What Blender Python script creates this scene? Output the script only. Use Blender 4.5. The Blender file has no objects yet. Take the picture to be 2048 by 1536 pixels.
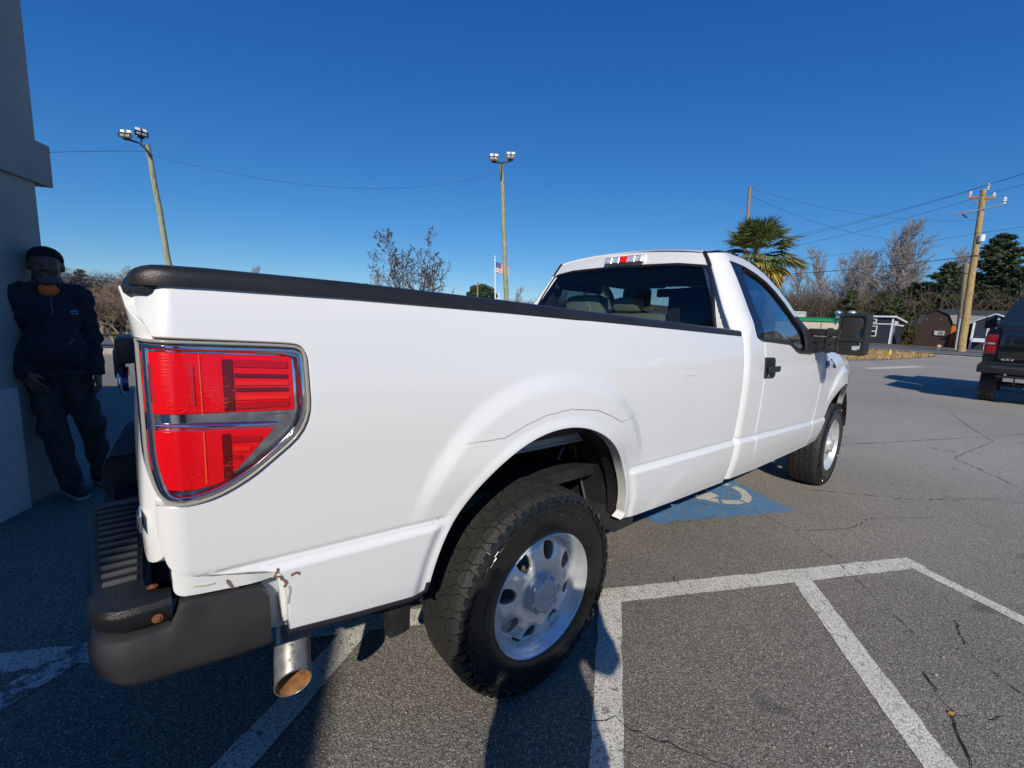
import bpy, bmesh, math, random
import numpy as np
from mathutils import Matrix, Vector, geometry
R = math.radians
scene = bpy.context.scene
col = scene.collection
# ------------------------------------------------------------ camera, sky, sun, exposure
cam = bpy.data.cameras.new('camera'); camo = bpy.data.objects.new('camera', cam); col.objects.link(camo)
CAMP = (-1.0641, -1.9653, 1.3719); YAW, PITCH, ROLL, FPX = 0.864713, 0.146483, -0.048566, 863.888
def _cam():
    cy, sy, cp, sp = math.cos(YAW), math.sin(YAW), math.cos(PITCH), math.sin(PITCH)
    f = Vector((cy*cp, sy*cp, -sp)); r = Vector((sy, -cy, 0)); d = f.cross(r)
    cr, sr = math.cos(ROLL), math.sin(ROLL)
    r2 = r*cr + d*sr; d2 = -r*sr + d*cr
    m = Matrix((( r2.x, -d2.x, -f.x, CAMP[0]), (r2.y, -d2.y, -f.y, CAMP[1]), (r2.z, -d2.z, -f.z, CAMP[2]), (0, 0, 0, 1)))
    return m
camo.matrix_world = _cam()
cam.sensor_width = 36; cam.lens = 36*FPX/2048; cam.clip_start = .03; cam.clip_end = 3000
scene.camera = camo
SUN_AZ, SUN_EL = R(47), R(33)                 # azimuth the light travels towards (from +x to +y), elevation
w = bpy.data.worlds.new('World'); scene.world = w; w.use_nodes = True
nt = w.node_tree; bg = nt.nodes['Background']
sky = nt.nodes.new('ShaderNodeTexSky'); sky.sky_type = 'NISHITA'; sky.sun_disc = False
sky.sun_elevation = SUN_EL; sky.sun_rotation = math.atan2(-math.cos(SUN_AZ), -math.sin(SUN_AZ))
sky.altitude = 1500; sky.air_density = 1.15; sky.dust_density = 0; sky.ozone_density = 6.0
sep_ = nt.nodes.new('ShaderNodeSeparateColor'); cmb_ = nt.nodes.new('ShaderNodeCombineColor'); nt.links.new(sky.outputs[0], sep_.inputs[0])
for i_, (a_, g_) in enumerate(((1.0, 1.46), (.87, 1.0), (.95, .68))):      # clear deep-blue winter air: one tone curve per channel for the whole sky
    p_ = nt.nodes.new('ShaderNodeMath'); p_.operation = 'POWER'; q_ = nt.nodes.new('ShaderNodeMath'); q_.operation = 'MULTIPLY'
    q_.inputs[1].default_value = .085; nt.links.new(sep_.outputs[i_], q_.inputs[0]); nt.links.new(q_.outputs[0], p_.inputs[0]); p_.inputs[1].default_value = g_
    r_ = nt.nodes.new('ShaderNodeMath'); r_.operation = 'MULTIPLY'; r_.inputs[1].default_value = a_*10; nt.links.new(p_.outputs[0], r_.inputs[0]); nt.links.new(r_.outputs[0], cmb_.inputs[i_])
nt.links.new(cmb_.outputs[0], bg.inputs[0]); bg.inputs[1].default_value = .1
sl = bpy.data.lights.new('sun', 'SUN'); sl.energy = 4.1; sl.angle = R(.53); sl.color = (1, .93, .80)
so = bpy.data.objects.new('sun', sl); col.objects.link(so); so.location = (-20, -20, 30)
sd = Vector((math.cos(SUN_EL)*math.cos(SUN_AZ), math.cos(SUN_EL)*math.sin(SUN_AZ), -math.sin(SUN_EL)))
so.rotation_euler = sd.to_track_quat('-Z', 'Y').to_euler()
vs = scene.view_settings; vs.view_transform = 'Standard'; vs.look = 'None'; vs.exposure = 0; vs.gamma = 1; vs.use_curve_mapping = False
scene.cycles.max_bounces = 8; scene.cycles.transparent_max_bounces = 24

# ------------------------------------------------------------ materials
MATS = {}
def mat(name, c, rough=.5, metal=0, coat=0, var=0, vscale=3, bump=0, bscale=60, spec=.5, c2=None, c2t=(.5, .6), c2s=4, trans=0, detail=4, stretch=None):
    if name in MATS: return MATS[name]
    m = bpy.data.materials.new(name); m.use_nodes = True; n = m.node_tree; b = n.nodes['Principled BSDF']
    b.inputs['Roughness'].default_value = rough; b.inputs['Metallic'].default_value = metal
    b.inputs['Coat Weight'].default_value = coat; b.inputs['Coat Roughness'].default_value = .04
    b.inputs['Specular IOR Level'].default_value = spec
    col4 = (*c, 1); out = None
    tc = n.nodes.new('ShaderNodeTexCoord'); src = tc.outputs['Object']
    if stretch:
        mp = n.nodes.new('ShaderNodeMapping'); mp.inputs['Scale'].default_value = stretch
        n.links.new(src, mp.inputs[0]); src = mp.outputs[0]
    b.inputs['Base Color'].default_value = col4
    def noise(s, d=detail):
        t = n.nodes.new('ShaderNodeTexNoise'); t.inputs['Scale'].default_value = s; t.inputs['Detail'].default_value = d
        n.links.new(src, t.inputs['Vector']); return t
    if c2 is not None:
        t = noise(c2s, 6); r = n.nodes.new('ShaderNodeMapRange'); r.inputs[1].default_value = c2t[0]; r.inputs[2].default_value = c2t[1]
        n.links.new(t.outputs[0], r.inputs[0]); mx = n.nodes.new('ShaderNodeMixRGB'); mx.inputs[1].default_value = col4; mx.inputs[2].default_value = (*c2, 1)
        n.links.new(r.outputs[0], mx.inputs[0]); out = mx.outputs[0]
    if var:
        t = noise(vscale); r = n.nodes.new('ShaderNodeMapRange'); r.inputs[1].default_value = .3; r.inputs[2].default_value = .7
        r.inputs[3].default_value = 1-var; r.inputs[4].default_value = 1+var; n.links.new(t.outputs[0], r.inputs[0])
        mx = n.nodes.new('ShaderNodeVectorMath'); mx.operation = 'SCALE'
        if out: n.links.new(out, mx.inputs[0])
        else: mx.inputs[0].default_value = c
        n.links.new(r.outputs[0], mx.inputs['Scale']); out = mx.outputs[0]
    if out: n.links.new(out, b.inputs['Base Color'])
    if bump:
        t = noise(bscale, 3); bp = n.nodes.new('ShaderNodeBump'); bp.inputs['Strength'].default_value = bump; bp.inputs['Distance'].default_value = .01
        n.links.new(t.outputs[0], bp.inputs['Height']); n.links.new(bp.outputs[0], b.inputs['Normal'])
    MATS[name] = m; return m
def glass(name, tint=(.5, .55, .55), ior=1.5, boost=0.0, rough=0):
    if name in MATS: return MATS[name]
    m = bpy.data.materials.new(name); m.use_nodes = True; n = m.node_tree; n.nodes.remove(n.nodes['Principled BSDF'])
    o = n.nodes['Material Output']; t = n.nodes.new('ShaderNodeBsdfTransparent'); t.inputs[0].default_value = (*tint, 1)
    g = n.nodes.new('ShaderNodeBsdfGlossy'); g.inputs['Roughness'].default_value = rough; g.inputs[0].default_value = (1, 1, 1, 1)
    lw = n.nodes.new('ShaderNodeLayerWeight'); lw.inputs[0].default_value = .5; f0 = ((ior-1)/(ior+1))**2
    f = n.nodes.new('ShaderNodeMath'); f.operation = 'POWER'; f.inputs[1].default_value = 4.5; n.links.new(lw.outputs['Facing'], f.inputs[0])   # same from both faces of the pane
    a = n.nodes.new('ShaderNodeMath'); a.operation = 'MULTIPLY_ADD'; a.use_clamp = True; a.inputs[1].default_value = 1-f0-boost; a.inputs[2].default_value = f0+boost; n.links.new(f.outputs[0], a.inputs[0])
    x = n.nodes.new('ShaderNodeMixShader'); n.links.new(a.outputs[0], x.inputs[0]); n.links.new(t.outputs[0], x.inputs[1]); n.links.new(g.outputs[0], x.inputs[2])
    n.links.new(x.outputs[0], o.inputs[0]); MATS[name] = m; return m
WHITE = mat('white_car_paint', (.80, .80, .795), .32, coat=1, var=.012, vscale=1.5)
BLACKP = mat('black_plastic', (.022, .022, .024), .42, bump=.25, bscale=400)
RAILP = mat('rail_cap_plastic', (.018, .018, .019), .36, bump=.15, bscale=500, var=.25, vscale=8)
BUMPM = mat('bumper_grey_plastic', (.036, .035, .037), .40, var=.22, vscale=12, bump=.10, bscale=500, c2=(.085, .08, .08), c2t=(.60, .78), c2s=7)
RIBM = mat('worn_sheen_rubber', (.075, .077, .08), .5, bump=.2, bscale=500)  # worn rib tops, lightened further for sky sheen on the left pad
STEPM = mat('step_pad_rubber', (.012, .012, .013), .30, bump=.3, bscale=500)
RUBBER = mat('tyre_rubber', (.028, .027, .026), .62, var=.25, vscale=10, bump=.4, bscale=150)
SIDEW = mat('tyre_sidewall', (.012, .012, .012), .28, var=.4, vscale=7, bump=.2, bscale=90)
STEEL = mat('silver_wheel_paint', (.74, .75, .76), .30, metal=.55, var=.10, vscale=25, bump=.12, bscale=300)
CAPM = mat('grey_cap_plastic', (.52, .53, .55), .38, metal=.35)
CHROME = mat('chrome', (.85, .85, .87), .07, metal=1)
CHROMED = mat('satin_chrome', (.80, .81, .83), .12, metal=1, var=.3, vscale=30)
DARK = mat('underbody_black', (.022, .022, .024), .6, bump=.4, bscale=30, var=.4, vscale=6)
DARKG = mat('underbody_gloss_black', (.02, .02, .021), .22, bump=.15, bscale=80)
GREYU = mat('underbody_grey', (.06, .065, .075), .55, var=.3, vscale=9)
BLACKG = mat('black_gloss', (.008, .008, .009), .08)
SEAL = mat('rubber_seal', (.008, .008, .008), .45)
GLASSR = glass('rear_glass', (.50, .56, .54), 1.5, .0)
GLASSS = glass('side_glass', (.26, .30, .33), 1.55, .26)
GLASSF = glass('windshield_glass', (.72, .80, .78), 1.5)
CLEAR = glass('clear_lens', (.97, .97, .97), 1.32, .0)
MIRROR = mat('mirror_glass', (.75, .78, .8), .015, metal=1)
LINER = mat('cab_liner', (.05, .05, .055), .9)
SEATM = mat('grey_seat_vinyl', (.30, .36, .33), .5, bump=.2, bscale=150)
RUST = mat('rust', (.20, .075, .025), .8, var=.4, vscale=120, bump=.5, bscale=200)
RUSTIN = mat('rusty_pipe_inside', (.24, .105, .032), .85, var=.55, vscale=30, bump=.4, bscale=120)
EXH = mat('exhaust_steel', (.42, .41, .40), .38, metal=.75, var=.3, vscale=30, c2=(.15, .13, .11), c2t=(.6, .7), c2s=45)
def redlens(name, c, tr=.0):
    m = mat(name, c, .22, coat=0, spec=.3, bump=.14, bscale=6, stretch=(2, 2, 70)); return m
RED = redlens('red_lens', (.80, .004, .010)); REDD = redlens('dark_red_lens', (.50, .004, .012)); REDB = redlens('bright_red_lens', (.85, .02, .015))

# ------------------------------------------------------------ mesh helpers
def tag(o, label=None, cat=None, group=None, kind=None):
    for k, v in (('label', label), ('category', cat), ('group', group), ('kind', kind)):
        if v: o[k] = v
    return o
def empty(name, loc, rz=0):
    o = bpy.data.objects.new(name, None); o.empty_display_size = .1; col.objects.link(o); o.location = loc; o.rotation_euler.z = rz; return o
def link(name, me, m=None, parent=None, smooth=None):
    o = bpy.data.objects.new(name, me); col.objects.link(o)
    if m is not None:
        for mm in (m if isinstance(m, (list, tuple)) else [m]): me.materials.append(mm)
    if parent: o.parent = parent
    if smooth == 'all': me.shade_smooth()
    elif smooth: me.shade_smooth(); me.set_sharp_from_angle(angle=R(smooth))
    return o
class MB:
    """collects shapes, builds ONE mesh"""
    def __init__(s): s.v = []; s.f = []; s.mi = []; s.cur = 0; s.n = 0
    def add(s, V, F):
        V = np.asarray(V, float).reshape(-1, 3); b = s.n; s.v.append(V); s.n += len(V)
        for f in F: s.f.append(tuple(int(i)+b for i in f)); s.mi.append(s.cur)
    def box(s, c, size, rot=None, bev=0):
        x, y, z = np.array(size)/2
        if bev > 0:
            bm = bmesh.new(); bmesh.ops.create_cube(bm, size=1); bmesh.ops.scale(bm, vec=size, verts=bm.verts)
            bmesh.ops.bevel(bm, geom=bm.edges[:], offset=bev, segments=2, profile=.6, affect='EDGES')
            V = np.array([v.co[:] for v in bm.verts]); F = [[q.index for q in f.verts] for f in bm.faces]; bm.free()
        else:
            V = np.array([[i*x, j*y, k*z] for k in (-1, 1) for j in (-1, 1) for i in (-1, 1)])
            F = [(0, 2, 3, 1), (4, 5, 7, 6), (0, 1, 5, 4), (2, 6, 7, 3), (0, 4, 6, 2), (1, 3, 7, 5)]
        if rot is not None: V = V @ np.array(rot).T
        s.add(V+np.array(c), F); return s
    def prism(s, poly, a, b, plane='xz'):
        """poly 2d CCW, extruded a..b along the third axis"""
        n = len(poly)
        def P(p, t):
            return {'xz': (p[0], t, p[1]), 'xy': (p[0], p[1], t), 'yz': (t, p[0], p[1])}[plane]
        V = [P(p, a) for p in poly]+[P(p, b) for p in poly]
        F = [tuple(range(n))[::-1], tuple(range(n, 2*n))]+[(i, (i+1) % n, n+(i+1) % n, n+i) for i in range(n)]
        s.add(V, F); return s
    def tube(s, pts, rad, k=8, cap=True):
        pts = np.array(pts, float); n = len(pts); rad = np.full(n, rad) if np.isscalar(rad) else np.array(rad, float)
        T = np.gradient(pts, axis=0); T /= np.linalg.norm(T, axis=1)[:, None]+1e-12
        u = np.cross(T[0], (0, 0, 1)); 
        if np.linalg.norm(u) < 1e-3: u = np.cross(T[0], (1, 0, 0))
        V = []
        for i in range(n):
            u = u-T[i]*np.dot(u, T[i]); u /= np.linalg.norm(u)+1e-12; w_ = np.cross(T[i], u)
            for j in range(k):
                a = 2*math.pi*j/k; V.append(pts[i]+rad[i]*(math.cos(a)*u+math.sin(a)*w_))
        F = [(i*k+j, i*k+(j+1) % k, (i+1)*k+(j+1) % k, (i+1)*k+j) for i in range(n-1) for j in range(k)]
        if cap: F += [tuple(range(k))[::-1], tuple((n-1)*k+j for j in range(k))]
        s.add(V, F); return s
    def lathe(s, prof, k=48, axis='y', c=(0, 0, 0), closed=False):
        """prof: (radius, axial)"""
        n = len(prof); V = []
        for r, a in prof:
            for j in range(k):
                t = 2*math.pi*j/k; p = {'y': (r*math.cos(t), a, r*math.sin(t)), 'z': (r*math.cos(t), r*math.sin(t), a), 'x': (a, r*math.cos(t), r*math.sin(t))}[axis]
                V.append(p)
        m = n if closed else n-1
        F = [(i*k+j, ((i+1) % n)*k+j, ((i+1) % n)*k+(j+1) % k, i*k+(j+1) % k) for i in range(m) for j in range(k)]
        s.add(np.array(V)+np.array(c), F); return s
    def build(s, name, m=None, parent=None, smooth=None, loc=None):
        me = bpy.data.meshes.new(name)
        V = np.concatenate(s.v) if s.v else np.zeros((0, 3))
        me.from_pydata(V.tolist(), [], s.f); 
        if isinstance(m, (list, tuple)): me.polygons.foreach_set('material_index', s.mi)
        me.update(); o = link(name, me, m, parent, smooth)
        if loc is not None: o.location = loc
        return o
def quadmesh(name, Q, m, parent=None, mi=None):
    """Q: (n,4,3) quads -> one mesh, fast"""
    Q = np.asarray(Q, np.float32); n = len(Q); me = bpy.data.meshes.new(name)
    me.vertices.add(4*n); me.vertices.foreach_set('co', Q.ravel()); me.loops.add(4*n); me.loops.foreach_set('vertex_index', np.arange(4*n, dtype=np.int32))
    me.polygons.add(n); me.polygons.foreach_set('loop_start', np.arange(0, 4*n, 4, dtype=np.int32)); me.polygons.foreach_set('loop_total', np.full(n, 4, np.int32))
    if mi is not None: me.polygons.foreach_set('material_index', np.asarray(mi, np.int32))
    me.update(); me.validate(); return link(name, me, m, parent)
def inpoly(P, poly):
    P = np.atleast_2d(P); x, y = P[:, 0], P[:, 1]; c = np.zeros(len(P), bool); n = len(poly)
    for i in range(n):
        x1, y1 = poly[i]; x2, y2 = poly[(i+1) % n]
        if y1 == y2: continue
        c ^= ((y1 > y) != (y2 > y)) & (x < (x2-x1)*(y-y1)/(y2-y1)+x1)
    return c
def dens(poly, L, closed=True):
    out = []; n = len(poly)
    for i in range(n if closed else n-1):
        a = np.array(poly[i], float); b = np.array(poly[(i+1) % n], float); k = max(1, int(math.ceil(np.linalg.norm(b-a)/L)))
        for j in range(k): out.append(a+(b-a)*j/k)
    if not closed: out.append(np.array(poly[-1], float))
    return np.array(out)
def rpoly(pts, seg=5, L=.04):
    """pts: (x,y) or (x,y,r) rounded corners, densified"""
    n = len(pts); out = []
    for i in range(n):
        p = np.array(pts[i][:2], float); r = pts[i][2] if len(pts[i]) > 2 else 0
        if r <= 0: out.append(p); continue
        a = np.array(pts[i-1][:2], float)-p; b = np.array(pts[(i+1) % n][:2], float)-p; la, lb = np.linalg.norm(a), np.linalg.norm(b)
        r = min(r, la*.49, lb*.49); A = p+a/la*r; B = p+b/lb*r
        for j in range(seg+1):
            t = j/seg; out.append((1-t)**2*A+2*t*(1-t)*p+t*t*B)
    q = dens(out, L); keep = [q[0]]
    for p in q[1:]:
        if np.linalg.norm(p-keep[-1]) > 1e-4: keep.append(p)
    if np.linalg.norm(keep[0]-keep[-1]) < 1e-4: keep.pop()
    return np.array(keep)
def area(p): return .5*np.sum(p[:, 0]*np.roll(p[:, 1], -1)-np.roll(p[:, 0], -1)*p[:, 1])
def inset(p, b):
    t = np.roll(p, -1, 0)-np.roll(p, 1, 0); t /= np.linalg.norm(t, axis=1)[:, None]+1e-12
    return p+b*np.stack([-t[:, 1], t[:, 0]], 1)
def panel(name, outline, holes, S, sp, m, parent, out=(0, -1, 0), extra=None, depth=.02, bev=.003, mirror=False, back=False, avoid=None):
    """S(u,v)->(N,3) surface; outline and holes 2-d; real thickness at every edge"""
    outline = np.array(outline); 
    if area(outline) < 0: outline = outline[::-1]
    hs_ = [np.array(h) if area(np.array(h)) < 0 else np.array(h)[::-1] for h in holes]
    loops = [outline]+hs_; il = [inset(l, bev) for l in loops]
    lo, hi = outline.min(0), outline.max(0)
    gx = np.arange(lo[0]+sp/2, hi[0], sp); gy = np.arange(lo[1]+sp/2, hi[1], sp)
    G = np.stack(np.meshgrid(gx, gy), -1).reshape(-1, 2)
    if extra is not None: 
        e = np.array(extra); 
        if avoid is not None: G = G[~avoid(G)]
        G = np.concatenate([G, e])
    k = inpoly(G, il[0])
    for h in il[1:]: k &= ~inpoly(G, h)
    G = G[k]; B = np.concatenate(il); d = np.full(len(G), 9.)
    for s0 in range(0, len(G), 2000):
        d[s0:s0+2000] = np.min(np.linalg.norm(G[s0:s0+2000, None, :]-B[None], axis=2), axis=1)
    G = G[d > min(sp*.4, .006)]
    P2 = np.concatenate([B, G]); E = []; s0 = 0
    for l in il:
        n = len(l); E += [(s0+i, s0+(i+1) % n) for i in range(n)]; s0 += n
    r = geometry.delaunay_2d_cdt([Vector(p) for p in P2], E, [], 0, 1e-6)
    V2 = np.array([v[:] for v in r[0]]); F = np.array([f for f in r[2] if len(f) == 3])
    c = V2[F].mean(1); k = inpoly(c, il[0])
    for h in il[1:]: k &= ~inpoly(c, h)
    F = F[k]
    def nrm(U):
        e = 1e-4; a = S(U[:, 0]+e, U[:, 1])-S(U[:, 0]-e, U[:, 1]); b = S(U[:, 0], U[:, 1]+e)-S(U[:, 0], U[:, 1]-e)
        N = np.cross(a, b); N /= np.linalg.norm(N, axis=1)[:, None]+1e-15
        return N
    N = nrm(V2); sg = 1 if np.sum(N.mean(0)*np.array(out)) > 0 else -1; N *= sg
    V = S(V2[:, 0], V2[:, 1]); base = len(V); VV = [V]; NN = [N]; FF = [tuple(f) if sg > 0 else tuple(f[::-1]) for f in F.tolist()]
    # orientation: CDT faces are CCW in (u,v)
    for lp, li in zip(loops, il):
        n = len(lp); Ni = nrm(li)*sg; No = nrm(lp)*sg; a = S(li[:, 0], li[:, 1]); b0 = S(lp[:, 0], lp[:, 1])
        t = b0-a; t -= Ni*np.sum(t*Ni, 1)[:, None]; t /= np.linalg.norm(t, axis=1)[:, None]+1e-12
        b = b0-No*bev; c_ = b0-np.array(out, float)*depth; off = base+sum(len(x) for x in VV[1:])
        VV += [a, b, c_]; NN += [Ni, t, t]
        for i in range(n):
            j = (i+1) % n
            for r0 in (0, n):
                f = (off+r0+i, off+r0+n+i, off+r0+n+j, off+r0+j); FF.append(f if sg > 0 else f[::-1])
    if back:
        off = sum(len(x) for x in VV); VV.append(V-N*depth); NN.append(-N); FF += [tuple(off+q for q in f)[::-1] for f in FF[:len(F)]]
    V = np.concatenate(VV); N = np.concatenate(NN)
    if mirror: V = V*[1, -1, 1]; N = N*[1, -1, 1]; FF = [f[::-1] for f in FF]
    me = bpy.data.meshes.new(name); me.from_pydata(V.tolist(), [], FF); me.update(); me.shade_smooth()
    me.normals_split_custom_set_from_vertices(N.tolist())
    return link(name, me, m, parent)
def text_mesh(s, size, ext=.002, align='CENTER', font_shear=0, res=2):
    cu = bpy.data.curves.new('txt', 'FONT'); cu.body = s; cu.size = size; cu.extrude = ext; cu.align_x = align; cu.align_y = 'CENTER'; cu.shear = font_shear; cu.resolution_u = res
    o = bpy.data.objects.new('txt', cu); col.objects.link(o); dg = bpy.context.evaluated_depsgraph_get()
    me = bpy.data.meshes.new_from_object(o.evaluated_get(dg)); bpy.data.objects.remove(o); bpy.data.curves.remove(cu)
    V = np.array([v.co[:] for v in me.vertices]); F = [tuple(p.vertices) for p in me.polygons]; bpy.data.meshes.remove(me); return V, F
def ss(x, a=0., b=1.):
    t = np.clip((np.asarray(x, float)-a)/(b-a), 0, 1); return t*t*(3-2*t)
def interp(x, xs, ys):
    """smooth monotone-ish cubic through knots"""
    xs = np.array(xs, float); ys = np.array(ys, float); d = np.diff(ys)/np.diff(xs); m = np.zeros(len(xs)); m[1:-1] = np.where(d[:-1]*d[1:] > 0, 2*d[:-1]*d[1:]/(d[:-1]+d[1:]+1e-12), 0); m[0] = d[0]; m[-1] = d[-1]
    x = np.clip(np.asarray(x, float), xs[0], xs[-1]); i = np.clip(np.searchsorted(xs, x, side='right')-1, 0, len(xs)-2)
    h = xs[i+1]-xs[i]; t = (x-xs[i])/h
    return ys[i]*(1+2*t)*(1-t)**2+h*m[i]*t*(1-t)**2+ys[i+1]*t*t*(3-2*t)+h*m[i+1]*t*t*(t-1)

# ------------------------------------------------------------ ground
def rnd(seed): return np.random.default_rng(seed)
def terr(x, y=0):
    t = np.clip((np.asarray(x, float)-20)/45, 0, 1); return .8*t*t*(3-2*t)
def asphalt_mat(name, paint=None, wear=(.44, .52), wscale=35):
    m = bpy.data.materials.new(name); m.use_nodes = True; n = m.node_tree; L = n.links.new; b = n.nodes['Principled BSDF']
    tc = n.nodes.new('ShaderNodeTexCoord').outputs['Object']
    def no(s, d=3, r=.6):
        t = n.nodes.new('ShaderNodeTexNoise'); t.inputs['Scale'].default_value = s; t.inputs['Detail'].default_value = d; t.inputs['Roughness'].default_value = r; L(tc, t.inputs['Vector']); return t.outputs[0]
    def mr(x, a, b_, c, d):
        r = n.nodes.new('ShaderNodeMapRange'); L(x, r.inputs[0]); 
        for i, v in enumerate((a, b_, c, d)): r.inputs[i+1].default_value = v
        return r.outputs[0]
    def mix(f, a, b_):
        x = n.nodes.new('ShaderNodeMixRGB'); L(f, x.inputs[0])
        for i, v in ((1, a), (2, b_)):
            if isinstance(v, tuple): x.inputs[i].default_value = (*v, 1)
            else: L(v, x.inputs[i])
        return x.outputs[0]
    def vor(s, f='F1'):
        v = n.nodes.new('ShaderNodeTexVoronoi'); v.inputs['Scale'].default_value = s; v.feature = f; L(tc, v.inputs['Vector']); return v
    v1 = vor(135); sep = n.nodes.new('ShaderNodeSeparateColor'); L(v1.outputs['Color'], sep.inputs[0])
    v2 = vor(260); sep2 = n.nodes.new('ShaderNodeSeparateColor'); L(v2.outputs['Color'], sep2.inputs[0])
    stone = mr(sep.outputs[0], .45, 1, 0, 1); inside = mr(v1.outputs['Distance'], .25, .5, 1, 0)
    mul = n.nodes.new('ShaderNodeMath'); mul.operation = 'MULTIPLY'; L(stone, mul.inputs[0]); L(inside, mul.inputs[1])
    base = mix(mr(no(1.1, 4), .35, .68, 0, 1), (.146, .133, .113), (.186, .170, .146))
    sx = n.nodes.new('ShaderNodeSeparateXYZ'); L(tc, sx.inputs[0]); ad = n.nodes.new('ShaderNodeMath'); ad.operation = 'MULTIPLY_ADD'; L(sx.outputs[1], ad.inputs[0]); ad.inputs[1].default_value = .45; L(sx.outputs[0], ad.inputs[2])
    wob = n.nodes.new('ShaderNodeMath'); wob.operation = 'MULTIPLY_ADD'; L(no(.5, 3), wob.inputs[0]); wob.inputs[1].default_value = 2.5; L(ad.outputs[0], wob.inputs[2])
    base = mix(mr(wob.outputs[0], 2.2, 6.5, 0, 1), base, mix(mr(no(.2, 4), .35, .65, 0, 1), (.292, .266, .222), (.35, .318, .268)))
    fine = mr(sep2.outputs[1], .1, 1, .5, 1.7)
    vm = n.nodes.new('ShaderNodeVectorMath'); vm.operation = 'SCALE'; L(base, vm.inputs[0]); L(fine, vm.inputs['Scale'])
    c = mix(mul.outputs[0], vm.outputs[0], (.50, .48, .44))
    oil = mr(no(1.7, 3), .66, .74, 0, .6); c = mix(oil, c, (.03, .029, .028))
    # base colour above turns lighter along x and y, beyond the bays
    if paint:
        wv = mr(no(wscale, 6, .75), wear[0], wear[1], 0, 1); pc = mix(mr(no(5, 4), .3, .7, 0, 1), paint, tuple(x*.82 for x in paint))
        pm = n.nodes.new('ShaderNodeMath'); pm.operation = 'MULTIPLY'; L(wv, pm.inputs[0]); L(mr(v1.outputs['Distance'], .5, .72, 1, .35), pm.inputs[1])
        c = mix(pm.outputs[0], c, pc)
    L(c, b.inputs['Base Color']); b.inputs['Roughness'].default_value = .85; b.inputs['Specular IOR Level'].default_value = .35
    hh = n.nodes.new('ShaderNodeMath'); hh.operation = 'ADD'; L(mr(v1.outputs['Distance'], 0, .6, 1, 0), hh.inputs[0]); L(sep2.outputs[0], hh.inputs[1])
    bp = n.nodes.new('ShaderNodeBump'); bp.inputs['Strength'].default_value = .55 if not paint else .35; bp.inputs['Distance'].default_value = .004; L(hh.outputs[0], bp.inputs['Height']); L(bp.outputs[0], b.inputs['Normal'])
    return m
ASPH = asphalt_mat('asphalt'); PAINT = asphalt_mat('worn_white_paint', (.74, .715, .64), (.34, .46), 30)
PAINTOLD = asphalt_mat('flaked_white_paint', (.70, .69, .65), (.46, .54), 16); BLUE = asphalt_mat('worn_blue_paint', (.05, .26, .55), (.36, .50), 14)
xs = np.concatenate([np.linspace(-60, 20, 9), np.arange(22, 70, 2.), [80, 120, 200, 600, 1500]])
ys_ = np.array([-1500, -400, -100, -30, 0, 30, 100, 400, 1500.]); xs = np.concatenate([[-1500, -400], xs])
Vg = [(x, y, float(terr(x))) for x in xs for y in ys_]; ny = len(ys_)
me = bpy.data.meshes.new('ground'); me.from_pydata(Vg, [], [(i*ny+j, (i+1)*ny+j, (i+1)*ny+j+1, i*ny+j+1) for i in range(len(xs)-1) for j in range(ny-1)]); me.update()
tag(link('ground', me, ASPH, smooth='all'), kind='structure')
def sheet(name, poly, m, z=.004, jit=0, L=.05, seed=1, sp=None):
    p = dens(poly, L); r = rnd(seed)
    if jit:
        t = np.roll(p, -1, 0)-np.roll(p, 1, 0); t /= np.linalg.norm(t, axis=1)[:, None]
        w_ = r.normal(0, jit, len(p)); w_ = (w_+np.roll(w_, 1)+np.roll(w_, 2)*.5)/1.5; p = p+w_[:, None]*np.stack([-t[:, 1], t[:, 0]], 1)
    mb = MB(); n = len(p); zt = [float(terr(q[0]))+z for q in p]
    V = [(q[0], q[1], zz) for q, zz in zip(p, zt)]
    tess = geometry.tessellate_polygon([[Vector((q[0], q[1], 0)) for q in p]])
    F = []
    for t in tess:
        a, b_, c = (p[i] for i in t); s_ = (b_[0]-a[0])*(c[1]-a[1])-(b_[1]-a[1])*(c[0]-a[0]); F.append(t if s_ > 0 else t[::-1])
    mb.add(V, F); return mb.build(name, m)
def stripe(name, a, b, wd, m, label, z=.004, seed=1, jit=.002, grp='painted white bay and hatch lines'):
    a, b = np.array(a, float), np.array(b, float); t = (b-a)/np.linalg.norm(b-a); n_ = np.array([-t[1], t[0]])*wd/2
    o = sheet(name, [a-n_, b-n_, b+n_, a+n_], m, z, jit, .03, seed); return tag(o, kind='structure')
# painted bay lines, all on one grid of directions
AX = np.array([.891, -.454])
stripe('painted_line', (-2.55, .86), (2.53, -1.715), .112, PAINT, 'a', .0015, seed=2)
stripe('painted_line', (.665, -.79), (-1.6, -2.46), .108, PAINT, 'b', .003, 3)
stripe('painted_line', (1.70, -1.33), (-.6, -3.05), .112, PAINT, 'c', .003, 4)
stripe('painted_line', (2.475, -1.67), (2.1, -2.42), .085, PAINT, 'd', .003, 5)
stripe('painted_line', (-.36, -.21), (-2.7, -1.83), .115, PAINT, 'e', .003, 6)
stripe('painted_line', (-1.28, .29), (-3.6, -1.35), .12, PAINTOLD, 'f', .003, 7)
stripe('painted_line', (23.2, 2.4), (28.4, 1.3), .5, PAINT, 'g', .006, 8)
P0 = np.array([1.61, -.455]); a_ = np.array([.908, -.419]); b_ = np.array([.419, .908])
tag(sheet('painted_blue_square', [P0, P0+a_*1.24, P0+a_*1.28+b_*1.2, P0+b_*1.2], BLUE, .0015, .006, .04, 9), kind='structure')
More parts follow.
